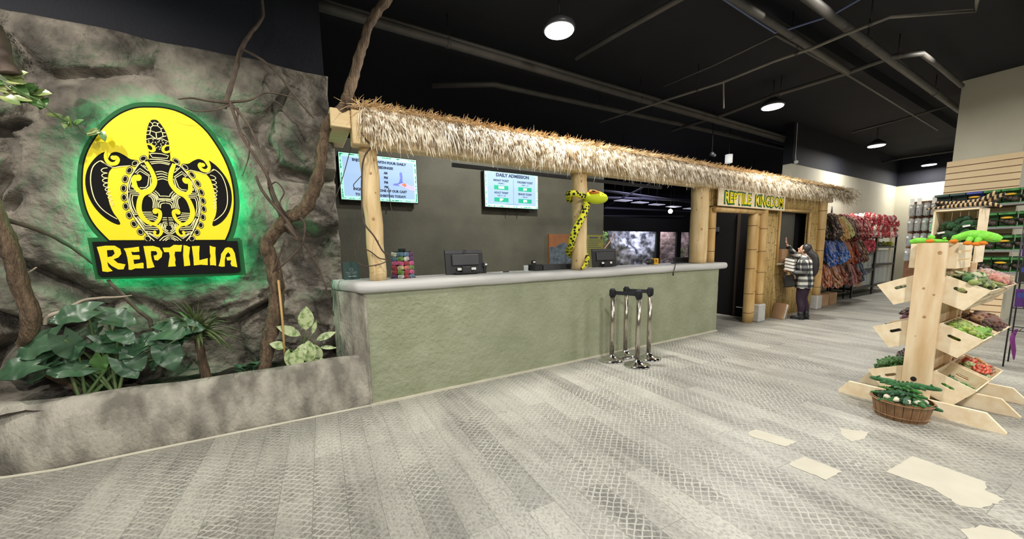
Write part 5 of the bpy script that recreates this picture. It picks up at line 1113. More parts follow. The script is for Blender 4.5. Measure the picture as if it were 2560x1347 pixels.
# ================================================================ REPTILE EXHIBITS seen past the olive wall
YE = 9.0
def exhibits():
    zt, zb = 2.12, .80
    xs = [(6.0, 11.56), (11.74, 12.74), (12.98, 13.7)]
    g = MB(); holes = [[(a, zb), (b2, zb), (b2, zt), (a, zt)] for a, b2 in xs]
    g.prism([(5.2, 0), (17, 0), (17, 2.6), (5.2, 2.6)], YE, YE+.08, None, holes); struct(g.build('wall_exhibit', 'black', base=True))
    for i, (a, b2) in enumerate(xs): struct(MB().box(a, b2, YE+.02, YE+.03, zb, zt).build(f'window_{i+1}', 'glass', base=True))
    def lump(name, x0, x1, yb, m, amp, seed, lab, wrap=.5):
        g = MB(); nx, nz = int((x1-x0)*20)+2, 30; v = []
        for j in range(nz+1):
            for i in range(nx+1):
                t = i/nx; x = x0+(x1-x0)*t; y = yb-amp*max(0, .35+noise.fractal(Vector((x*1.1+seed, j/nz*1.7, seed)), 1, 2, 5))*(1.25-.8*j/nz)-wrap*t**5
                v.append(Vector((x, max(y, YE+.10), .62+1.66*j/nz)))
        f = [(j*(nx+1)+i, j*(nx+1)+i+1, (j+1)*(nx+1)+i+1, (j+1)*(nx+1)+i) for j in range(nz) for i in range(nx)]
        tag(g.add(v, f, 0, True).build(name, m, fix=False), lab, 'rock')
    lump('rock_backdrop', 9.75, 11.62, 9.8, 'silver', .4, 3., 'silvery moulded rock inside the widest lit exhibit window', .65); lump('rock_backdrop', 11.72, 12.82, 9.65, 'pinkrock', .3, 8., 'pinkish rock wall inside the middle exhibit window', .5); lump('rock_backdrop', 12.92, 14.0, 9.7, 'pinkrock', .3, 14., 'small pinkish rock inside the narrow exhibit window', .3)
    lump('moss_backdrop', 5.9, 10.3, 9.86, 'mossy', .15, 20., 'mossy dark backdrop at the left of the widest exhibit window', 0.)
    for a, b2, r, lab in (([(8.3, 9.3, 1.2), (8.9, 9.35, 1.42), (9.4, 9.4, 1.5), (9.9, 9.3, 1.42)], 0, .03, 'brown branch lying across the widest exhibit window'), ([(9.1, 9.35, 1.4), (9.5, 9.4, 1.7), (9.85, 9.45, 2.05)], 0, .025, 'brown branch rising diagonally in the widest exhibit window'), ([(12.1, 9.6, 2.1), (12.12, 9.5, 1.6), (12.3, 9.4, 1.35), (12.2, 9.4, .7)], 0, .03, 'crooked branch in the middle exhibit window')):
        tag(MB().tube(cr(a, 6), r, 7, rough=.3).build('branch', mat('lit_branch', (.3, .17, .12), rough=.7), base=True), lab, 'branch')
    for (x, y, z), m, lab in (((9.15, 9.3, 2.08), 'leaf2', 'hanging leafy sprig in the widest exhibit window'), ((13.5, 9.3, 1.5), 'pothos', 'yellow leafed plant in the narrow exhibit window')):
        t = thing('leafy_sprig', lab, 'plant', (x, y, z-.2)); rnd = random.Random(int(x*10))
        for k in range(12):
            g = MB(); a = k*2.4; leaf_mesh(g, (x+.05*math.cos(a), y, z-.025*k), (math.cos(a), -.3, math.sin(a)*.4-.2), (0, -1, .4), .17, .08, .2, .05, 0, 0, 5); g.build('leaf', m, t)
        MB().tube([(x, y, z+.08), (x, y, z-.3)], .008, 5).build('stem', 'stem', t)
    for a, p, c in (((10.9, 9.3, 2.27), 6, (.82, .86, 1)), ((9.2, 9.4, 2.27), 5, (1, .92, .7)), ((12.25, 9.28, 2.27), 3.5, (1, .85, .85)), ((13.4, 9.28, 2.27), 2.5, (1, .85, .9))):
        l = area('exhibit_lamp', a, .5, p*2.2, c)
exhibits()
# far room: wall, pipes, recessed panels and one spot
struct(MB().box(5.2, 24, 13.4, 13.6, 0, CEIL).build('wall_far', mat('far_wall_paint', (.03, .03, .055), rough=.8), base=True))
M['violet_pipe'] = mat('violet_grey_pipe', (.13, .125, .17), rough=.5)
for i, (a, b2, r, lab) in enumerate((((5.6, 7.2, 3.75), (16, 6.9, 3.6), .05, 'long violet grey pipe across the far room, nearest the awning'), ((6, 9, 3.5), (16, 9.6, 3.35), .04, 'violet grey pipe above the widest exhibit window'), ((7, 10.2, 3.3), (17, 9.4, 3.55), .05, 'violet grey pipe slanting over the far exhibits'), ((6, 11, 3.1), (18, 11.2, 3.3), .045, 'low violet grey pipe at the back of the far room'), ((9, 12.2, 2.9), (18, 12.4, 3.2), .05, 'lowest violet grey pipe along the far wall'), ((10, 8, 3.6), (11.3, 12.5, 3.0), .03, 'thin violet pipe running back over the exhibits'))):
    t = thing('pipe', lab, 'pipe', a); MB().cyl(a, b2, r, 10).build('tube', 'violet_pipe', t)
    for q in (.2, .5, .8):
        p = Vector(a)+(Vector(b2)-Vector(a))*q; MB().cyl(p, (p.x, p.y, CEIL), .006, 5).build('hanger', 'metal_dark', t)
PAN = mat('lit_ceiling_panel', (.8, .8, 1.), emit=.35)
for i in range(5):
    p = at(1558+i*42, 502+i*5, Z=3.2); d = Vector((.55, .15, 0))
    t = thing('ceiling_panel', f'{("leftmost", "second", "middle", "fourth", "rightmost")[i]} lit panel in the row hanging in the far room', 'ceiling light', (p.x, p.y, 3.2), 0, 'lit panels in the far room')
    MB().box(p.x-.3, p.x+.3, p.y-.16, p.y+.16, 3.2, 3.22).build('diffuser', PAN, t); MB().cyl((p.x, p.y, 3.23), (p.x, p.y, CEIL), .01, 6).build('hanger', 'metal_dark', t)
area('far_room_light', (11, 8.6, 4.2), 2.5, 60, (.72, .74, 1))
p = at(1676, 528, Z=3.05)
t = thing('spot_lamp', 'small bright spot lamp hanging in the far room beside the thick log post', 'ceiling light', p); MB().ell(p, .09, 12, 8).build('bulb', 'glow', t); MB().cyl(p+Vector((0, 0, .09)), (p.x, p.y, CEIL), .012, 6).build('hanger', 'metal_dark', t)
p = at(1822, 397, Y=5.4)
t = thing('pendant_lamp', 'white cylinder lamp hanging above the thatch over the hut', 'ceiling light', p)
MB().lathe([(.085, -.10), (.085, .10), (.0, .10)], p, 16).build('shade', mat('lamp_shade_white', (.8, .8, .78), emit=.6), t); MB().cyl(p+Vector((0, 0, .1)), (p.x, p.y, CEIL), .01, 6).build('hanger', 'metal_dark', t)

# ================================================================ CEILING: lamps, pipes, cables
def lamp(i, x, y, lab):
    t = thing('high_bay_lamp', lab, 'ceiling light', (x, y, 4.04), 0)
    MB().lathe([(.0, .0), (.165, .0), (.17, .008)], (x, y, 4.03), 28).build('lens', 'glow', t)
    MB().lathe([(.175, 4.043), (.19, 4.05), (.18, 4.10), (.09, 4.16), (.05, 4.2), (.0, 4.2)], (x, y, 0), 28).build('housing', 'plastic2', t); MB().cyl((x, y, 4.2), (x, y, CEIL), .008, 6).build('hanger', 'metal_dark', t)
for i, (x, y) in enumerate(LAMPS): lamp(i, x, y, ('nearest and largest of the row of ceiling lamps', 'second ceiling lamp of the row, above the hut doorway', 'third ceiling lamp of the row, small and far', 'farthest ceiling lamp of the row, beside the wall pillar')[i])
def pipe(lab, pts, r, m='pipe', hang=(), name='ceiling_pipe', z=4.2, cat='pipe'):
    P = [at(*p[:2], Z=p[2] if len(p) > 2 else z) for p in pts]; t = thing(name, lab, cat, P[0]); MB().tube(P, r, 12).build('tube', m, t)
    for q in hang:
        q = q*(len(P)-1); i = min(int(q), len(P)-2); p = P[i].lerp(P[i+1], q-i); MB().cyl(p, (p.x, p.y, CEIL), .006, 5).build('hanger', 'metal_dark', t); MB().tube([p+(P[i+1]-P[i]).normalized()*k for k in (-.02, .02)], r*1.15, 12).build('clamp', 'pipe', t)
pipe('longest thick grey pipe running over the awning to the far wall', [(560, -55), (934, 53), (1600, 247), (2152, 405), (2245, 432)], .055, hang=(.3, .5, .7, .9), z=4.15)
pipe('slimmer pipe hugging the longest thick grey pipe', [(560, -68), (934, 40), (1600, 236), (2152, 398)], .032, z=4.2)
pipe('dim pipe running behind the awning below the longest pipe', [(1080, 213, 4.3), (1235, 211, 4.3), (1700, 310, 4.25), (1960, 370, 4.2)], .045, hang=(.5, .8))
pipe('middle grey pipe crossing from the top edge to the pipe joint', [(1820, -12), (1980, 90), (2121, 180)], .042, hang=(.5,))
pipe('thickest grey pipe at upper right running down to the pillar', [(2010, -12), (2200, 130), (2400, 277)], .05, hang=(.4, .8))
pipe('grey pipe over the second lamp ending at the upper right elbow', [(1680, 325), (1808, 287), (1935, 238), (2121, 181), (2230, 142), (2305, 134), (2340, 160), (2405, 215)], .034, hang=(.3, .6))
pipe('pale conduit sloping over the whole ceiling from the long pipe', [(1500, 305, 4.1), (1662, 251, 4.1), (1805, 206, 4.1), (1935, 153, 4.1), (2032, 120, 4.1), (2110, 87, 4.1), (2225, 42, 4.1), (2440, 26, 4.1), (2444, -5, 4.1)], .02, 'pale_pipe', hang=(.2, .45, .7))
pipe('thin dark pipe from the cable junction down to the right', [(1940, 88), (2125, 190), (2345, 325)], .018)
pipe('thin dark pipe from the cable junction to the left', [(1940, 88), (1780, 165), (1660, 215)], .014)
pipe('faint pipe in front of the pillar below the third lamp', [(2130, 330), (2240, 302), (2380, 262)], .022)
pipe('faint pipe meeting the far corner below the last lamp', [(2150, 416), (2260, 395), (2400, 375)], .03)
pipe('dim pipe crossing right of the nearest lamp', [(1440, 145, 4.35), (1560, 75, 4.35), (1730, -20, 4.35), (1900, -115, 4.35)], .035)
pipe('blue cable bundle drooping from the top edge to the junction', [(1800, -8), (1850, 25), (1900, 58), (1938, 82), (1975, 72), (2080, 38), (2160, -8)], .012, 'cable', name='cable_bundle', cat='cable')
pipe('thin suspended rod hanging near the long pipe', [(1809, 206, 4.1), (1809, 270, 3.92)], .012, 'pale_pipe', name='hanging_rod', cat='rod')
# faint beam lines of the dark deck
for i, y in enumerate((.9, 2.6, 5.2)): tag(MB().box(-3, 18.5, y-.05, y+.05, CEIL-.16, CEIL).build('ceiling_joist', 'ceil', base=True), ('dark ceiling joist nearest the camera', 'dark ceiling joist in front of the lamp row', 'dark ceiling joist behind the lamp row')[i], 'joist')
p = at(1990, 405, Y=4.46)
t = thing('security_camera', 'small white dome camera on the end of the cream wall', 'camera', p); MB().ell(p, (.05, .05, .045), 12, 8).build('dome', 'white', t); MB().tube(cr([p, p+Vector((0, .02, .18)), p+Vector((.02, .03, .35)), p+Vector((0, .03, .95))], 5), .008, 6).build('cable', 'white', t)
p = at(1780, 385, Y=5.0); t = thing('track_lamp', 'small dark spotlight cluster hanging over the thatch', 'ceiling light', p); MB().ell(p, .05, 10, 8).ell(p+Vector((.09, 0, -.02)), .04, 10, 8).build('heads', 'plastic2', t); MB().cyl(p, (p.x, p.y, CEIL), .01, 6).build('hanger', 'metal_dark', t)
# ================================================================ PLUSH PROTOTYPES (shared meshes, colour per toy)
def proto(kind):
    g = MB(); rnd = random.Random(kind)
    if kind == 'croc':
        g.tube([(-.42, 0, .02), (-.32, .02, .03), (-.18, .0, .045), (0, 0, .05), (.15, 0, .05), (.26, 0, .045), (.36, 0, .04), (.46, 0, .03), (.5, 0, .02)], [.016, .04, .06, .092, .095, .07, .072, .054, .028], 12, flat=.8)
        for x, s in ((.16, 1), (.16, -1), (-.06, 1), (-.06, -1)): g.tube([(x, s*.06, .04), (x+.02, s*.13, .03), (x+.07, s*.15, .015)], [.04, .032, .024], 8)
        for s in (1, -1): g.ell((.34, s*.035, .105), .022, 8, 6)
        for i in range(7): g.ell((-.26+i*.07, 0, .085+.04*math.sin(i*.5)), (.024, .008, .024), 6, 5)
    elif kind == 'lizard':
        g.tube(cr([(-.36, .12, .03), (-.28, .05, .035), (-.16, -.03, .035), (0, .0, .035), (.15, .03, .035), (.24, .03, .035), (.34, .02, .03), (.4, .02, .02)], 3), [.010, .026, .04, .06, .062, .045, .06, .03], 10, flat=.8)
        for x, s in ((.16, 1), (.16, -1), (-.05, 1), (-.05, -1)): g.tube([(x, s*.03, .03), (x+.03, s*.10, .03), (x+.09, s*.11, .008)], [.026, .022, .024], 7)
        for s in (1, -1): g.ell((.32, .02+s*.03, .075), .018, 8, 6)
    elif kind == 'turtle':
        g.ell((0, 0, .07), (.14, .115, .075), 16, 10, lump=.12, seed=3); g.ell((.16, 0, .06), (.05, .04, .038), 10, 8)
        for x, y in ((.09, .11), (.09, -.11), (-.1, .09), (-.1, -.09)): g.ell((x, y, .025), (.05, .035, .022), 9, 6, rot=Matrix.Rotation(math.atan2(y, x), 3, 'Z'))
    elif kind == 'frog':
        g.ell((0, 0, .05), (.09, .075, .055), 12, 8, lump=.1); g.ell((.085, 0, .065), (.05, .055, .035), 10, 8)
        for s in (1, -1): g.ell((.10, s*.03, .10), .018, 8, 6); g.tube([(-.03, s*.06, .03), (-.02, s*.12, .05), (.05, s*.12, .012)], [.03, .024, .016], 8); g.tube([(.05, s*.06, .04), (.09, s*.09, .012)], [.02, .014], 7)
    elif kind == 'coil':
        P = [((.10-.008*k/4)*math.cos(k*.52)*(1 if k < 18 else .75), (.10-.008*k/4)*math.sin(k*.52)*(1 if k < 18 else .75), .03+.0022*k) for k in range(32)]+[(.06, .06, .105), (.10, .05, .10)]
        g.tube(cr(P, 2), [.012, .022, .026, .026, .026, .026, .026, .02, .026, .012], 8)
    elif kind == 'hank':                                   # a long plush snake folded over a hook, hanging in loops
        for q in range(9):
            L = .34+.20*((q*37 % 10)/10); sx = .022+.05*((q*53 % 10)/10); ox = -.05+.1*((q*29 % 10)/10); oy = -.10+.13*((q*71 % 10)/10); ph = q*.9
            P = [(ox+sx*math.sin(a), oy*(1-math.cos(a))*.5-.03+.02*math.sin(a*2+ph), -L/2+L/2*math.cos(a)) for a in [k*2*math.pi/12+.2 for k in range(12)]]
            g.tube(cr(P, 2), [.013, .017, .018, .017, .015, .016], 6)
        g.ell((.05, -.10, -.42), (.026, .036, .02), 9, 7); g.tube([(.04, -.06, -.36), (.05, -.09, -.42)], [.015, .018], 7)
    o = g.build('proto_'+kind, 'plush_s' if kind in ('hank', 'coil') else 'plush'); me = o.data; me.name = 'plush_'+kind; bpy.data.objects.remove(o); return me
PM = {}
def put(kind, loc, rot=(0, 0, 0), s=1., col=(.2, .5, .1), label='', group=None, name=None, cat='soft toy', mtx=None):
    if kind not in PM: PM[kind] = proto(kind)
    o = bpy.data.objects.new(name or {'croc': 'plush_crocodile', 'lizard': 'plush_lizard', 'turtle': 'plush_turtle', 'frog': 'plush_frog', 'coil': 'plush_snake', 'hank': 'plush_snake'}[kind], PM[kind]); scene.collection.objects.link(o)
    R = Matrix.Rotation(rot[2], 4, 'Z') @ Matrix.Rotation(rot[1], 4, 'Y') @ Matrix.Rotation(rot[0], 4, 'X')
    m = Matrix.Translation(Vector(loc)) @ R @ Matrix.Scale(s, 4)
    o.matrix_basis = (mtx @ m) if mtx else m; o.color = (*col, 1)
    return tag(o, label, cat, group)
rnd = random.Random(21)
jit = lambda c, k=.25: tuple(max(0, v*(1+rnd.uniform(-k, k))) for v in c)

# ================================================================ SNAKE RACK beyond the hut
def snake_rack():
    t = thing('hanging_rack', 'black three tier rack hung full of plush snakes beside the hut', 'rack', (12.0, 4.1, 0))
    tiers = [2.22, 1.62, 1.08]
    for x in (10.95, 13.25):
        for y in (4.05, 4.42): MB().cyl((x, y, 0), (x, y, 2.28), .02, 8).build('upright', 'metal_dark', t)
    for z in tiers:
        MB().cyl((10.9, 4.05, z), (13.3, 4.05, z), .015, 8).build('rail', 'metal_dark', t); MB().cyl((10.9, 4.42, z), (13.3, 4.42, z), .015, 8).build('rail', 'metal_dark', t)
    MB().box(10.9, 13.3, 4.0, 4.44, .17, .2).build('bottom_shelf', 'metal_dark', t)
    cols = {0: [('dark striped', (.06, .045, .035)), ('dark striped', (.05, .04, .03)), ('cream and yellow', (.62, .46, .16)), ('brown striped', (.25, .09, .05)), ('brown striped', (.16, .07, .05)), ('dark red', (.24, .03, .03)), ('deep red', (.34, .02, .04)), ('deep red', (.4, .02, .05)), ('deep red', (.3, .02, .03))],
            1: [('blue', (.03, .12, .4)), ('blue', (.02, .09, .32)), ('blue', (.05, .16, .45)), ('orange', (.62, .16, .04)), ('pink', (.6, .28, .22)), ('rust red', (.42, .06, .04)), ('maroon', (.2, .04, .04)), ('grey brown', (.2, .12, .09)), ('grey brown', (.16, .1, .08))],
            2: [('rust brown', (.4, .12, .06)), ('tan and white', (.6, .38, .26)), ('rust brown', (.32, .09, .05)), ('dark brown', (.08, .04, .03)), ('dark brown', (.12, .05, .04)), ('tan and white', (.55, .36, .28)), ('rust brown', (.3, .1, .06)), ('grey blue', (.14, .2, .36)), ('grey blue', (.12, .18, .38))]}
    names = ('top', 'middle', 'bottom')
    for k, z in enumerate(tiers):
        for row in range(3):
            for i in range(13):
                x = 11.0+2.2*(i+.5*(row % 2))/12.5; cn, c = cols[k][min(8, int((x-11.0)/2.25*9))]
                put('hank', (x+rnd.uniform(-.03, .03), 3.98-.10*row+rnd.uniform(-.02, .02)+(.06 if row == 0 else 0), z+.06-.05*row+rnd.uniform(-.03, .03)), (rnd.uniform(-.35, -.05), rnd.uniform(-.12, .12), rnd.uniform(-.6, .6)), rnd.uniform(1.0, 1.18), jit(tuple(q*.72 for q in c)), f'{cn} plush snake hanging on the {names[k]} tier of the rack by the hut', f'{cn} plush snakes on the {names[k]} tier of the rack')
    for i, (x, lab) in enumerate(((11.25, 'open brown cardboard carton under the hanging snakes, nearest the hut'), (11.75, 'brown cardboard carton under the hanging snakes, next to the shelving'))):
        tag(MB().box(x-.2, x+.22, 3.78, 4.0, .002, .30, bev=.004).build('carton', 'card', base=True), lab, 'box')
    for x in (12.3, 12.7): tag(MB().tube([(x, 4.3, 2.28), (x+.03, 4.3, 2.55), (x+.07, 4.3, 2.30)], .012, 6).build('wire_hook', 'metal_dark', base=True), f'bare black wire hook standing above the {"left" if x < 12.5 else "right"} part of the snake rack', 'hook')
snake_rack()
# ================================================================ BLACK SHELVING
def shelving(name, x0, x1, levels, lab):
    t = thing('metal_shelving', lab, 'shelving', ((x0+x1)/2, 4.2, 0))
    for x in (x0, x1):
        for y in (3.95, 4.42): MB().box(x-.025, x+.025, y-.02, y+.02, 0, levels[-1]+.03).build('upright', 'metal_dark', t)
    for z in levels: MB().box(x0+.0251, x1-.0251, 3.94, 4.44, z-.06, z).build('shelf', 'metal_dark', t)
    return t
shelving('a', 13.46, 15.05, [.28, .78, 1.33, 1.76], 'left bay of the black metal shelving below the red and white snakes')
shelving('b', 15.10, 16.85, [.28, .9, 1.45, 1.80], 'right bay of the black metal shelving next to the oak framed door')
n = 0
for lv in range(4):
    for i in range(22):
        for row in range(2):
            x = 13.2+3.5*(i+.5*(lv % 2))/21.5
            if lv == 3 and (x < 13.7 or x > 16.5): continue
            c = (.52, .012, .04) if (i+lv+row) % 3 else (.80, .62, .58)
            if x < 13.75: c = (.8, .72, .62)
            lab = 'red plush snake coiled in the heap on top of the black shelving' if c[0] == .52 else 'white plush snake coiled in the heap on top of the black shelving' if c[0] == .80 and c[1] == .62 else 'cream plush snake at the left end of the heap on the black shelving'
            put('coil', (x+rnd.uniform(-.04, .04), 4.0+.26*row+rnd.uniform(-.03, .03), 1.80+lv*.155+rnd.uniform(0, .03)), (math.pi/2+rnd.uniform(-.5, .3), rnd.uniform(0, 6), rnd.uniform(-.4, .4)), rnd.uniform(.9, 1.15), jit(c, .15), lab, lab.split(' coiled')[0].split(' at')[0]+'s heaped on the shelving')
for lv in range(3):
    for i in range(9):
        x = 13.75+1.1*i/8; c = (.55, .02, .07) if i > 1 else (.7, .66, .62); q = 'red' if i > 1 else 'white'
        put('coil', (x, 4.02+rnd.uniform(-.03, .03), 1.335+lv*.10+.02), (math.pi/2+rnd.uniform(-.5, .2), rnd.uniform(0, 6), rnd.uniform(-.4, .4)), .9, jit(c), f'{q} plush snake coiled on the second shelf of the left bay', f'{q} plush snakes on the second shelf')
for i, (x, c, k, cn) in enumerate(((15.3, (.08, .10, .03), 'turtle', 'dark olive'), (15.6, (.10, .12, .03), 'frog', 'dark olive'), (15.95, (.06, .07, .02), 'lizard', 'dark olive'), (16.3, (.72, .75, .03), 'lizard', 'bright yellow green'), (16.6, (.7, .72, .04), 'frog', 'bright yellow green'))):
    put(k, (x, 4.05, 1.452), (0, 0, math.pi*.5+.3), {'lizard': .42, 'turtle': .9, 'frog': 1.3}[k], c, f'{cn} plush {({"frog": "frog", "croc": "crocodile", "turtle": "turtle", "lizard": "lizard"})[k]} on the right bay of the black shelving')
def tub(x, z, w, h, lab, grp):
    t = thing('clear_tub', lab, 'storage box', (x, 4.15, z), 0, grp)
    MB().box(x-w/2, x+w/2, 3.97, 4.36, z+.002, z+h, bev=.02).build('tub', 'clear', t); MB().box(x-w/2-.005, x+w/2+.005, 3.965, 4.365, z+h, z+h+.02, bev=.006).build('lid', 'clear', t)
for z, nx, x0, x1, h, lab in ((.28, 4, 13.5, 15.0, .36, 'clear plastic tub on the lowest shelf of the left bay'), (.78, 4, 13.5, 15.0, .40, 'clear plastic tub on the middle shelf of the left bay'), (.28, 4, 15.15, 16.8, .50, 'clear plastic tub on the lowest shelf of the right bay'), (.9, 4, 15.15, 16.8, .40, 'clear plastic tub on the middle shelf of the right bay')):
    for i in range(nx):
        if lab.endswith('lowest shelf of the left bay') and i == 1:
            tag(MB().box(13.88, 14.22, 3.97, 4.36, .282, .60, bev=.004).build('carton', 'card', base=True), 'brown carton among the clear tubs on the lowest shelf of the left bay', 'box'); continue
        tub(x0+(x1-x0)*(i+.5)/nx, z, (x1-x0)/nx*.9, h, lab, lab.replace('tub', 'tubs'))
# door in the cream wall right of the shelving
def side_door():
    g = MB(); x0, x1 = 17.25, 18.35
    g.box(x0-.12, x0, YW-.05, YW-.005, 0, 2.22); g.box(x1, x1+.12, YW-.05, YW-.005, 0, 2.22); g.box(x0-.12, x1+.12, YW-.05, YW-.005, 2.1, 2.24); 
    t = struct(thing('door_1', None, None, (x0, YW-.03, 0))); g.build('door_frame', 'doorframe', t)
    MB().box(x0, x1, YW-.03, YW-.006, .01, 2.1).build('door_panel', 'doorgrey', t); MB().ell((x0+.1, YW-.06, 1.0), .03, 10, 8).build('door_handle', 'chrome', t)
    # the same door seen on the end wall
    t = struct(thing('door_2', None, None, (xw1-.03, 2.6, 0))); g = MB(); x = xw1-.006; y0, y1 = 2.35, 3.75
    g.box(x-.05, x, y0-.12, y0, 0, 2.3).box(x-.05, x, y1, y1+.16, 0, 2.3).box(x-.05, x, y0-.12, y1+.16, 2.2, 2.36); g.build('door_frame', 'doorframe', t); MB().box(x-.025, x, y0, y1, .01, 2.2).build('door_panel', 'doorgrey', t)
side_door()

# ================================================================ WOODEN DISPLAY STAND
DO = at(2321, 1034, Z=0); DO.z = 0; UC = -.10
_c, _s = math.cos(math.radians(1.5)), math.sin(math.radians(1.5))
def dw(u, v_, z): return Vector((DO.x+v_*_c-u*_s, DO.y-u*_c-v_*_s, z))     # u to the right in the photo, v away from the camera
def wood_knots(parent, spots_, v_, m='knot'):
    for u, z, r in spots_:
        g = MB(); g.ell(dw(u, v_-.0005, z), (.0025, r, r*1.15), 12, 8); g.build('knot', m, parent)
def display():
    t = thing('display_stand', 'tall raw pine stand holding tilted crates of plush reptiles', 'display stand', dw(UC, .5, 0))
    for k, v0 in enumerate((0, .54, 1.02)):
        g = MB(); g.prism([(UC-.09, .0), (UC+.09, .0), (UC+.09, 1.505), (UC-.09, 1.505)], v0, v0+.035, lambda a, b2, d: dw(a, d, b2)); pb = g.build('post_board', 'pine', t)
        if k == 0: POSTB = pb
        g = MB(); w_ = .52
        g.prism([(UC-w_, .0), (UC+w_, .0), (UC+w_, .012), (UC+w_-.11, .135), (UC-w_+.07, .135), (UC-w_, .03)], v0-.036, v0-.001, lambda a, b2, d: dw(a, d, b2)); g.build('foot_board', 'pineh', t)
    wood_knots(POSTB, [(UC+.05, 1.42, .014), (UC-.02, 1.11, .009), (UC+.005, .86, .012), (UC+.045, 1.06, .008), (UC-.035, .68, .004)], 0)
    wood_knots(POSTB, [(UC-.015, .285, .02)], 0, 'hole')
    g = MB(); g.prism([(UC-.045, .15), (UC+.045, .15), (UC+.045, 1.3), (UC-.045, 1.3)], .04, 1.0, lambda a, b2, d: dw(a, d, b2)); g.build('spine_board', 'pine', t)
display()
CRL, CRD, CRH = .47, .27, .215
CRATES = {}
def crate_thing(lab, mtx, L=CRL, D=CRD, H=CRH, slots=True, taper=.045, grp='pine crates on the display stand', slat_n=3):
    t = thing('wooden_crate', lab, 'crate', (0, 0, 0), 0, grp); t.matrix_basis = mtx; inv = lambda p: mtx @ Vector(p)
    def stad(cx, cz, w_, h_): return [(cx+sx*(w_/2-h_/2)+h_/2*math.cos(a), cz+h_/2*math.sin(a)) for sx, a0 in ((1, -math.pi/2), (-1, math.pi/2)) for a in [a0+k*math.pi/6 for k in range(7)]]
    face = [(0, 0), (D-taper, 0), (D, H), (0, H)]
    for x in (0, L-.014):
        g = MB(); g.prism(face, x, x+.014, lambda a, b2, d: inv((d, a, b2)), [stad(D*.47, H*.66, .085, .027)] if slots else []); g.build('end_panel', 'pineh', t)
    def side(name, y_at, th):
        for k in range(slat_n):
            z0 = H*k/slat_n+.006; z1 = H*(k+1)/slat_n-.008; g = MB()
            v = [inv((x, y_at(z)+d, z)) for x in (.014, L-.014) for z in (z0, z1) for d in (0, th)]
            g.add(v, [(0, 1, 3, 2), (4, 6, 7, 5), (0, 4, 5, 1), (2, 3, 7, 6), (0, 2, 6, 4), (1, 5, 7, 3)]); g.build(name, 'pineh', t)
    side('front_slat', lambda z: D-taper+taper*z/H-.010, .009); side('back_slat', lambda z: .001, .009)
    g = MB(); v = [inv((x, y, z)) for x in (.014, L-.014) for y in (.0, D-taper) for z in (.0, .009)]
    g.add(v, [(0, 1, 3, 2), (4, 6, 7, 5), (0, 4, 5, 1), (2, 3, 7, 6), (0, 2, 6, 4), (1, 5, 7, 3)]); g.build('bottom_board', 'pineh', t)
    return t
def tilt_matrix(side, v0, ztop, ang=math.radians(24)):
    if side > 0:   # right of the post: outward is -Y
        base = dw(UC+.092, v0+CRL, ztop); ex = Vector((-_c, _s, 0)); ey = Vector((-_s*math.cos(ang), -_c*math.cos(ang), -math.sin(ang)))
    else:
        base = dw(UC-.092, v0, ztop); ex = Vector((_c, -_s, 0)); ey = Vector((_s*math.cos(ang), _c*math.cos(ang), -math.sin(ang)))
    ez = ex.cross(ey); base = base-ez*CRH
    return Matrix(((ex.x, ey.x, ez.x, base.x), (ex.y, ey.y, ez.y, base.y), (ex.z, ey.z, ez.z, base.z), (0, 0, 0, 1)))
TIER = {'top': 1.225, 'middle': .815, 'bottom': .385}
CM = {}
for side, sn in ((1, 'right'), (-1, 'left')):
    for tn, z in TIER.items():
        for k, v0 in ((0, .052), (1, .57)):
            m = tilt_matrix(side, v0, z); CM[(sn, tn, k)] = m
            crate_thing(f'{("front", "rear")[k]} tilted pine crate on the {tn} tier, {sn} side of the display post', m)
def fill(key, kind, nx, ny, cols, cn, s, what, h0=.12, lv=1, yaw=(0, 6.28), jt=.03):
    m = CM[key]; sn, tn, k = key; kn = {'croc': 'crocodile', 'lizard': 'lizard', 'turtle': 'turtle', 'frog': 'frog', 'coil': 'snake'}[kind]
    for l in range(lv):
        for i in range(nx):
            for j in range(ny):
                long_ = kind in ('croc', 'lizard'); mg = (.40 if long_ else .13 if kind == 'coil' else .14)*s*1.12+.016
                x = mg+(CRL-2*mg)*(i+.5)/nx; y = .055+(CRD-.11)*(j+.5)/ny; jt = min(.02, (CRL-2*mg)*.2); yw = (math.pi*((i+j+l) % 2)+rnd.uniform(-.22, .22)) if long_ else rnd.uniform(0, 6.28)
                c = cols[(i*3+j*5+l) % len(cols)]; q = cn if isinstance(cn, str) else cn[(i*3+j*5+l) % len(cols)]
                put(kind, (x+rnd.uniform(-jt, jt), y+rnd.uniform(-jt, jt)*.6, h0+l*.05+rnd.uniform(0, .025)), (rnd.uniform(-.3, .3), rnd.uniform(-.15, .15), yw), s*rnd.uniform(.9, 1.1), jit(c), f'{q} plush {kn} in the {("front", "rear")[k]} {tn} crate, {sn} of the display post', f'{q} plush {kn}s in the {("front", "rear")[k]} {tn} {sn} crate', mtx=m)
GR = (.14, .26, .05); LG = (.38, .56, .07); DG = (.04, .13, .03); WH = (.74, .7, .52); PK = (.75, .42, .30); BR = (.22, .10, .07); RD = (.5, .07, .03); BK = (.03, .025, .03)
fill(('right', 'top', 0), 'lizard', 5, 2, [GR, (.30, .38, .12), GR, WH, DG], ['green', 'pale green', 'green', 'white', 'dark green'], .55, '', .15, 2)
fill(('right', 'top', 1), 'frog', 4, 2, [PK, (.8, .55, .45)], ['peach', 'pale pink'], .65, '', .15, 2)
fill(('right', 'middle', 0), 'lizard', 6, 3, [LG, (.45, .6, .10), (.32, .5, .06)], 'lime green', .42, '', .13, 2)
fill(('right', 'middle', 1), 'frog', 5, 2, [BR, (.3, .15, .1), (.16, .07, .05)], 'brown', .65, '', .15, 2)
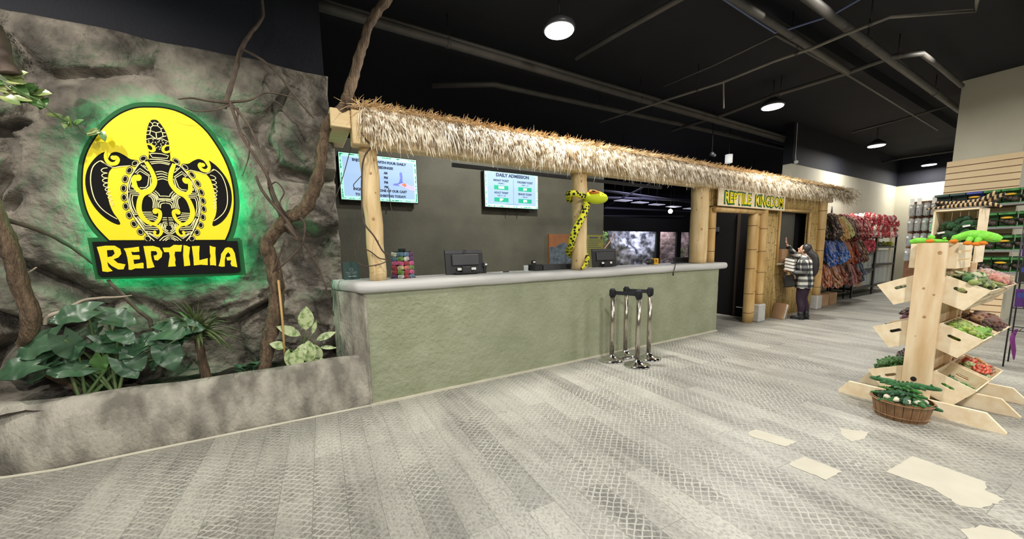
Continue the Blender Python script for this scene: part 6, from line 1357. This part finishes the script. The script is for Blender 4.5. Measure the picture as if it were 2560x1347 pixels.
fill(('right', 'bottom', 0), 'frog', 4, 2, [(.10, .22, .06), (.16, .34, .08)], 'green', .5, '', .06, 1)
fill(('right', 'bottom', 1), 'coil', 3, 2, [RD, (.55, .16, .05), BR, (.30, .36, .16)], ['red', 'orange', 'brown', 'grey green'], .55, '', .13, 2)
fill(('left', 'top', 0), 'lizard', 4, 2, [(.14, .2, .08), (.2, .22, .12)], 'olive', .5, '', .08, 1)
fill(('left', 'top', 1), 'frog', 4, 2, [(.4, .3, .2), BK], ['tan', 'black'], .6, '', .12, 1)
fill(('left', 'middle', 0), 'lizard', 5, 2, [(.28, .34, .16), GR, BK], ['pale green', 'green', 'black'], .5, '', .14, 1)
fill(('left', 'middle', 1), 'coil', 3, 2, [BK, (.5, .45, .42), (.16, .08, .1)], ['black', 'white', 'purple brown'], .6, '', .18, 2)
fill(('left', 'bottom', 0), 'frog', 5, 2, [(.10, .28, .05), (.07, .2, .04), (.2, .38, .08)], 'glossy green', .52, '', .16, 2)
fill(('left', 'bottom', 1), 'coil', 3, 2, [(.03, .02, .04), (.1, .05, .09)], 'dark purple', .5, '', .16, 2)
# level crates on top, either side of the post, and the upright crate behind them
def top_crates():
    b2 = dw(UC+.14, .052, 1.285)
    crate_thing('level pine crate behind the top of the display post under the lime lizards', Matrix.Translation(b2) @ Matrix.Rotation(-math.radians(1.5), 4, 'Z'), .44, .28, .215, False, .0)
    lime = M.setdefault('lime_plush', mat('lime_plush', (.20, .66, .04), (.30, .80, .12), 30, .9, bump=.4, bscale=120)); orange = M.setdefault('orange_plush', mat('orange_plush', (.75, .22, .02), rough=.9))
    for lab, pts, rr, feet in (('plump lime green plush lizard with orange feet on the right of the display post top', [(UC+.085, 1.515), (UC+.12, 1.545), (UC+.18, 1.565), (UC+.25, 1.555), (UC+.31, 1.535), (UC+.345, 1.52)], [.012, .028, .038, .04, .036, .02], ((UC+.11, .05, 1.515), (UC+.19, .03, 1.497), (UC+.235, .03, 1.49), (UC+.265, .04, 1.495))),
                               ('flat lime green plush lizard draped on the left of the display post top', [(UC-.165, 1.515), (UC-.12, 1.528), (UC-.06, 1.525), (UC+.0, 1.522), (UC+.05, 1.52), (UC+.075, 1.515)], [.016, .026, .022, .016, .012, .006], ((UC-.03, .07, 1.522),))):
        t = thing('plush_lizard', lab, 'soft toy', dw(pts[2][0], .1, pts[0][1])); g = MB(); g.tube(cr([dw(u, .10+.02*math.sin(u*20), z) for u, z in pts], 4), rr, 12)
        for u, v_, z in feet[:3]: g.tube([dw(u, .10, z+.03), dw(u, (v_+.09)/2, z+.035), dw(u, v_, z+.012)], [.022, .02, .016], 8)
        e = dw(pts[-2][0], .075, pts[-2][1]+.02); g.ell(e, .012, 8, 6); g.build('body', lime, t)
        for k, (u, v_, z) in enumerate(feet): MB().ell(dw(u, v_-.01, z), (.03, .026, .017), 10, 7, lump=.3, seed=k).build('foot', orange, t)
    # upright crate, open toward the camera
    u0, u1, z0, z1, va, vb = -.245, .045, 1.318, 1.815, .60, .90
    t = thing('wooden_crate', 'upright pine crate with dark green plush turtles on top of the display stand', 'crate', dw((u0+u1)/2, va, z0), 0, 'pine crates on the display stand')
    f = lambda a, b2, d: dw(a, d, b2)
    for a0, a1 in ((u0, u0+.014), (u1-.014, u1)):
        for k in range(6):
            q0 = va+(vb-va)*k/6; q1 = va+(vb-va)*(k+1)/6-.006; MB().prism([(a0, z0), (a1, z0), (a1, z1), (a0, z1)], q0, q1, f).build('side_slat', 'pineh', t)
    MB().prism([(u0, z1-.014), (u1, z1-.014), (u1, z1), (u0, z1)], va, vb, f).build('top_panel', 'pineh', t); MB().prism([(u0+.014, z0), (u1-.014, z0), (u1-.014, z0+.014), (u0+.014, z0+.014)], va, vb, f).build('bottom_panel', 'pineh', t)
    for k in range(5):
        a0 = u0+.014+(u1-u0-.028)*k/5; MB().prism([(a0, z0), (a0+.048, z0), (a0+.048, z1-.014), (a0, z1-.014)], vb-.014, vb, f).build('back_slat', 'pineh', t)
    for k, (u, z, s) in enumerate(((-.165, 1.68, .5), (-.115, 1.66, .52), (-.05, 1.71, .58), (.0, 1.68, .5), (-.175, 1.59, .5), (-.12, 1.58, .52), (-.06, 1.62, .5), (-.005, 1.61, .52), (-.15, 1.50, .52), (-.08, 1.51, .55), (-.01, 1.53, .52), (-.17, 1.42, .5), (-.1, 1.42, .54), (-.02, 1.43, .55), (-.14, 1.34, .5), (-.04, 1.34, .54))):
        put('turtle', dw(-.1+(u+.085)*.8, .72+rnd.uniform(-.03, .03), z-.03), (rnd.uniform(-.3, .3), rnd.uniform(-.3, .3), math.pi+rnd.uniform(-.5, .5)), s*.86, jit((.02, .115, .03), .2), 'dark green plush turtle packed in the upright pine crate', 'dark green plush turtles in the upright crate')
    for k, (u, z) in enumerate(((-.18, 1.60), (-.03, 1.655))):
        tag(MB().box(-.02, .025, -.001, .001, -.008, .008, mtx=Matrix.Translation(dw(u, .605, z)) @ Matrix.Rotation(math.pi/2+.3, 4, 'Z') @ Matrix.Rotation(.2, 4, 'Y')).build('price_tag', 'white', base=True), 'white paper tag on the left of the dark green turtles' if k == 0 else 'white paper tag on the right of the dark green turtles', 'tag')
    # striped tan plush reptiles on top
    def striped(lab, pts, r):
        P = [dw(u, v_, z) for u, v_, z in pts]; tag(MB().tube(cr(P, 6), r, 10, flat=.7).build('plush_lizard', 'tan_stripe', base=True), lab, 'soft toy', 'striped plush lizards on the upright crate')
    striped('long striped tan plush lizard stretched along the top of the upright crate', [(-.32, .66, 1.835), (-.24, .66, 1.84), (-.12, .66, 1.848), (.0, .66, 1.85), (.06, .66, 1.845), (.11, .66, 1.83), (.14, .66, 1.81)], [.006, .016, .026, .03, .028, .022, .012])
    striped('striped tan plush lizard lying across the crate with its tail to the left', [(-.26, .72, 1.90), (-.21, .72, 1.89), (-.12, .72, 1.872), (-.02, .72, 1.878), (.03, .72, 1.89)], [.008, .018, .03, .032, .022])
    striped('striped tan plush snake rising to the upper right of the crate top', [(-.04, .70, 1.87), (.02, .70, 1.89), (.06, .70, 1.915), (.095, .70, 1.95)], [.02, .026, .026, .02])
    striped('striped tan plush snake pointing right beside the rising one', [(-.02, .76, 1.87), (.05, .76, 1.885), (.10, .76, 1.91), (.14, .76, 1.93)], [.02, .026, .026, .018])
top_crates()

# ================================================================ BASKET OF CROCODILES
def basket():
    c = at(2250, 1040, Z=0); R0, R1, H = .162, .193, .165
    t = thing('bushel_basket', 'round brown wooden basket of green plush crocodiles on the floor', 'basket', c)
    g = MB(); n = 22
    for i in range(n):
        a0 = 2*math.pi*i/n+.01; a1 = 2*math.pi*(i+1)/n-.01; v = []
        for z, r in ((0, R0), (H, R1)):
            for rr in (r, r-.008):
                for a in (a0, (a0+a1)/2, a1): v.append(c+Vector((rr*math.cos(a), rr*math.sin(a), z)))
        g.add(v, [(0, 1, 7, 6), (1, 2, 8, 7), (3, 9, 10, 4), (4, 10, 11, 5), (0, 6, 9, 3), (2, 5, 11, 8), (6, 7, 10, 9), (7, 8, 11, 10)])
    g.build('splint_wall', 'basket', t); MB().lathe([(.0, .004), (R0-.01, .004), (R0-.01, .012), (0, .012)], c, 24).build('bottom', 'basket', t)
    for z, r in ((H-.012, R1+.004), (.035, R0+.009)):
        MB().tube([c+Vector((r*math.cos(a), r*math.sin(a), z)) for a in [2*math.pi*k/28 for k in range(29)]], .0085, 6, flat=.5).build('hoop', 'basket', t)
    k = 0
    for lv, (n, rr, z) in enumerate(((8, .10, .13), (8, .09, .17), (6, .06, .21), (3, .02, .245))):
        for i in range(n):
            a = 2*math.pi*i/n+lv*.5; p = c+Vector((rr*math.cos(a), rr*math.sin(a), z+rnd.uniform(-.01, .015)))
            put('croc', p, (rnd.uniform(-.4, .4), rnd.uniform(-.18, .18), rnd.uniform(0, 6.28)), rnd.uniform(.22, .29), jit(((.02, .14, .035), (.03, .2, .04), (.06, .26, .04))[k % 3], .2), 'dark green plush crocodile heaped in the round brown basket', 'green plush crocodiles in the basket'); k += 1
    for (du, z, yaw, s, lab) in ((-.05, .265, math.radians(78), .36, 'large dark green plush crocodile lying along the left of the basket heap'), (.04, .275, math.radians(-70), .36, 'large green plush crocodile lying along the top right of the basket heap')):
        o = put('croc', c+Vector((0, -du, z)), (0, -.05, yaw), s, (.025, .17, .035), lab)
    for i in range(5):
        a = 2.6+i*.5; p = c+Vector((.135*math.cos(a), .135*math.sin(a), .18)); tag(MB().ell(p, (.03, .02, .022), 10, 7, lump=.4, seed=i, rot=Matrix.Rotation(a, 3, 'Z')).build('plush_turtle', M.setdefault('cream_plush', mat('cream_plush', (.68, .62, .48), rough=.9)), base=True), 'cream plush toy showing between the crocodiles at the basket rim', 'soft toy', 'cream plush toys at the basket rim')
basket()

# ================================================================ SLATWALL PILLAR AND GONDOLA
def slatwall():
    z0, z1 = 2.42, 3.05; x = PX-.03
    t = thing('slatwall_panel', 'beige slatwall panel with dark grooves on the cream pillar', 'panel', (x, (PY0+PY1)/2, .1))
    MB().box(x, PX-.001, PY0-.02, PY1+.06, .1, z1).build('board', 'slat', t)
    g = MB(); z = z1-.105
    while z > .15: g.box(x-.003, x, PY0-.02, PY1+.06, z-.007, z+.007); z -= .118
    g.build('groove', 'groove', t)
slatwall()
def gondola():
    x1 = PX-.035; levels = [(2.16, 'top'), (1.76, 'second'), (1.36, 'third'), (.98, 'fourth')]
    for z, nm in levels:
        t = thing('wall_shelf', f'narrow dark {nm} shelf of boxed toys on the slatwall pillar', 'shelf', (x1-.2, 1.2, z)); MB().box(x1-.34, x1, .80, 2.05, z-.03, z).build('board', 'groove', t); MB().box(x1-.345, x1-.34, .80, 2.05, z-.03, z+.005).build('price_strip', 'clear', t)
        cols = [('teal_box', 'dark teal'), ('teal_box', 'dark teal'), ('blue_box', 'blue'), ('crate_green', 'green'), ('crate_green', 'green'), ('crate_green', 'green')]
        for i, (m, cn) in enumerate(cols):
            y = 1.95-i*.195; pos = ('first', 'second', 'third', 'fourth', 'fifth', 'sixth')[i]
            t = thing('toy_package', f'{cn} window box of toys, {pos} from left on the {nm} pillar shelf', 'toy box', (x1-.2, y, z), 0, 'boxed toys on the pillar shelves')
            MB().box(x1-.12, x1-.04, y-.09, y+.09, z+.002, z+.27).build('backing_card', m, t); MB().box(x1-.31, x1-.12, y-.09, y+.09, z+.215, z+.25).build('header', m, t); MB().box(x1-.31, x1-.12, y-.09, y+.09, z+.002, z+.02).build('tray', m if i > 2 else 'plastic', t)
            for q in range(3): MB().ell((x1-.24+.03*q, y-.05+.05*q, z+.075+.02*q), (.05, .045, .05), 8, 6, lump=.4, seed=q+i).build('toy', 'toy_dark', t)
            if i in (2, 4): MB().ell((x1-.28, y, z+.16), (.03, .07, .02), 8, 6).build('yellow_toy', 'drill_y', t)
        t = thing('green_bin', f'bright green bin at the right end of the {nm} pillar shelf', 'bin', (x1-.3, .76, z)); g = MB(); R = Matrix.Translation((x1-.28, .76, z+.12)); g.box(-.09, .09, -.08, .08, -.115, .10, mtx=R, bev=.02); g.build('bin', mat('bright_green_plastic_'+nm, (.16, .55, .14), rough=.45), t); MB().box(-.11, .11, -.10, .10, .10, .135, mtx=R, bev=.012).build('bin_rim', 'crate_green', t)
gondola()
# clear packs on hooks left of the pillar
def pegs():
    t = thing('peg_panel', 'dark peg panel hung with clear packs left of the slatwall pillar', 'display panel', (PX-.1, 2.3, .4)); MB().box(PX-.02, PX+.02, 2.0, 2.42, .4, 2.35).build('panel', 'groove', t)
    rows = (2.28, 1.98, 1.68, 1.38)
    for r, z in enumerate(rows):
        for i in range(4):
            y = 2.06+i*.10; tt = thing('hanging_pack', f'clear pack of dark toys, {("first", "second", "third", "fourth")[i]} from right, {("top", "second", "third", "bottom")[r]} row of peg panel', 'pack', (PX-.14, y, z-.2), 0, 'clear packs on the peg panel')
            MB().cyl((PX-.02, y, z+.04), (PX-.2, y, z+.05), .005, 5).build('hook', 'chrome', tt)
            if r == 0 and i != 1: MB().box(PX-.205, PX-.2, y-.03, y+.03, z+.0, z+.12).build('header_card', 'paper', tt)
            mm = M.setdefault('grey_toy', mat('grey_brown_toys', (.05, .042, .036), (.20, .175, .155), 45, .5)) if r < 2 else M.setdefault('slate_toy', mat('slate_toys', (.03, .045, .07), (.16, .17, .19), 45, .5)); MB().box(PX-.20, PX-.10, y-.042, y+.042, z-.23, z+.03, bev=.02).build('pouch', 'clear', tt); MB().ell((PX-.15, y, z-.12), (.045, .038, .10), 10, 8, lump=.6, seed=r*4+i).build('toy_bundle', mm, tt); MB().ell((PX-.19, y+.012, z-.05), (.03, .022, .025), 7, 5, lump=.5, seed=i).build('white_label', 'paper', tt)
pegs()
# wire book rack at the far right
def book_rack():
    o = at(2548, 860, Z=0); x = 7.3; y = .42
    t = thing('wire_rack', 'black wire rack of books and toys at the right edge behind the display stand', 'rack', (x, y, 0))
    for dx, dy in ((0, .25), (0, -.35), (.35, .25), (.35, -.35)): MB().cyl((x+dx, y+dy, 0), (x+dx, y+dy, 1.75), .007, 6).build('leg', 'metal_dark', t)
    for z in (.45, .72, 1.02, 1.32, 1.6):
        g = MB(); g.cyl((x, y-.35, z), (x, y+.25, z), .006, 5).cyl((x+.35, y-.35, z), (x+.35, y+.25, z), .006, 5)
        for k in range(9): g.cyl((x, y-.35+.075*k, z), (x+.35, y-.35+.075*k, z), .004, 5)
        g.build('wire_shelf', 'metal_dark', t)
    cs = [('purple', (.10, .03, .2)), ('dark blue', (.03, .06, .14)), ('white', (.6, .58, .56)), ('black', (.03, .03, .03)), ('brown', (.3, .2, .1)), ('blue', (.12, .3, .5))]
    for r, z in enumerate((.72, 1.02, 1.32, 1.6)):
        for i in range(6):
            cn, c = cs[(i*2+r*3) % 6]; yy = y+.20-i*.1
            tt = thing('book', f'{cn} book, {("first", "second", "third", "fourth", "fifth", "sixth")[i]} from left, {("lowest", "middle", "upper", "top")[r]} book shelf of the wire rack', 'book', (x+.1, yy, z), 0, 'books on the wire rack'); R = Matrix.Translation((x+.12, yy, z+.008)) @ Matrix.Rotation(-.25, 4, 'Y')
            m = mat(f'book_{r}_{i}', c, rough=.4); MB().box(-.008, .008, -.045, .045, 0, .22, mtx=R).build('cover', m, tt); MB().box(-.0095, -.008, -.03, .03, .12, .18, mtx=R).build('cover_picture', 'paper' if i % 2 else 'blue_box', tt)
    for i in range(4):
        yy = y+.2-i*.14; tag(MB().tube(cr([(x+.1, yy, .46), (x+.08, yy+.02, .35), (x+.1, yy, .2), (x+.12, yy-.01, .08)], 4), [.012, .02, .018, .005], 8).build('plush_tail', mat('purple_plush_%d' % i, (.22, .04, .22), rough=.8), base=True), f'{("first", "second", "third", "fourth")[i]} purple toy from the left hanging under the wire rack', 'soft toy')
book_rack()
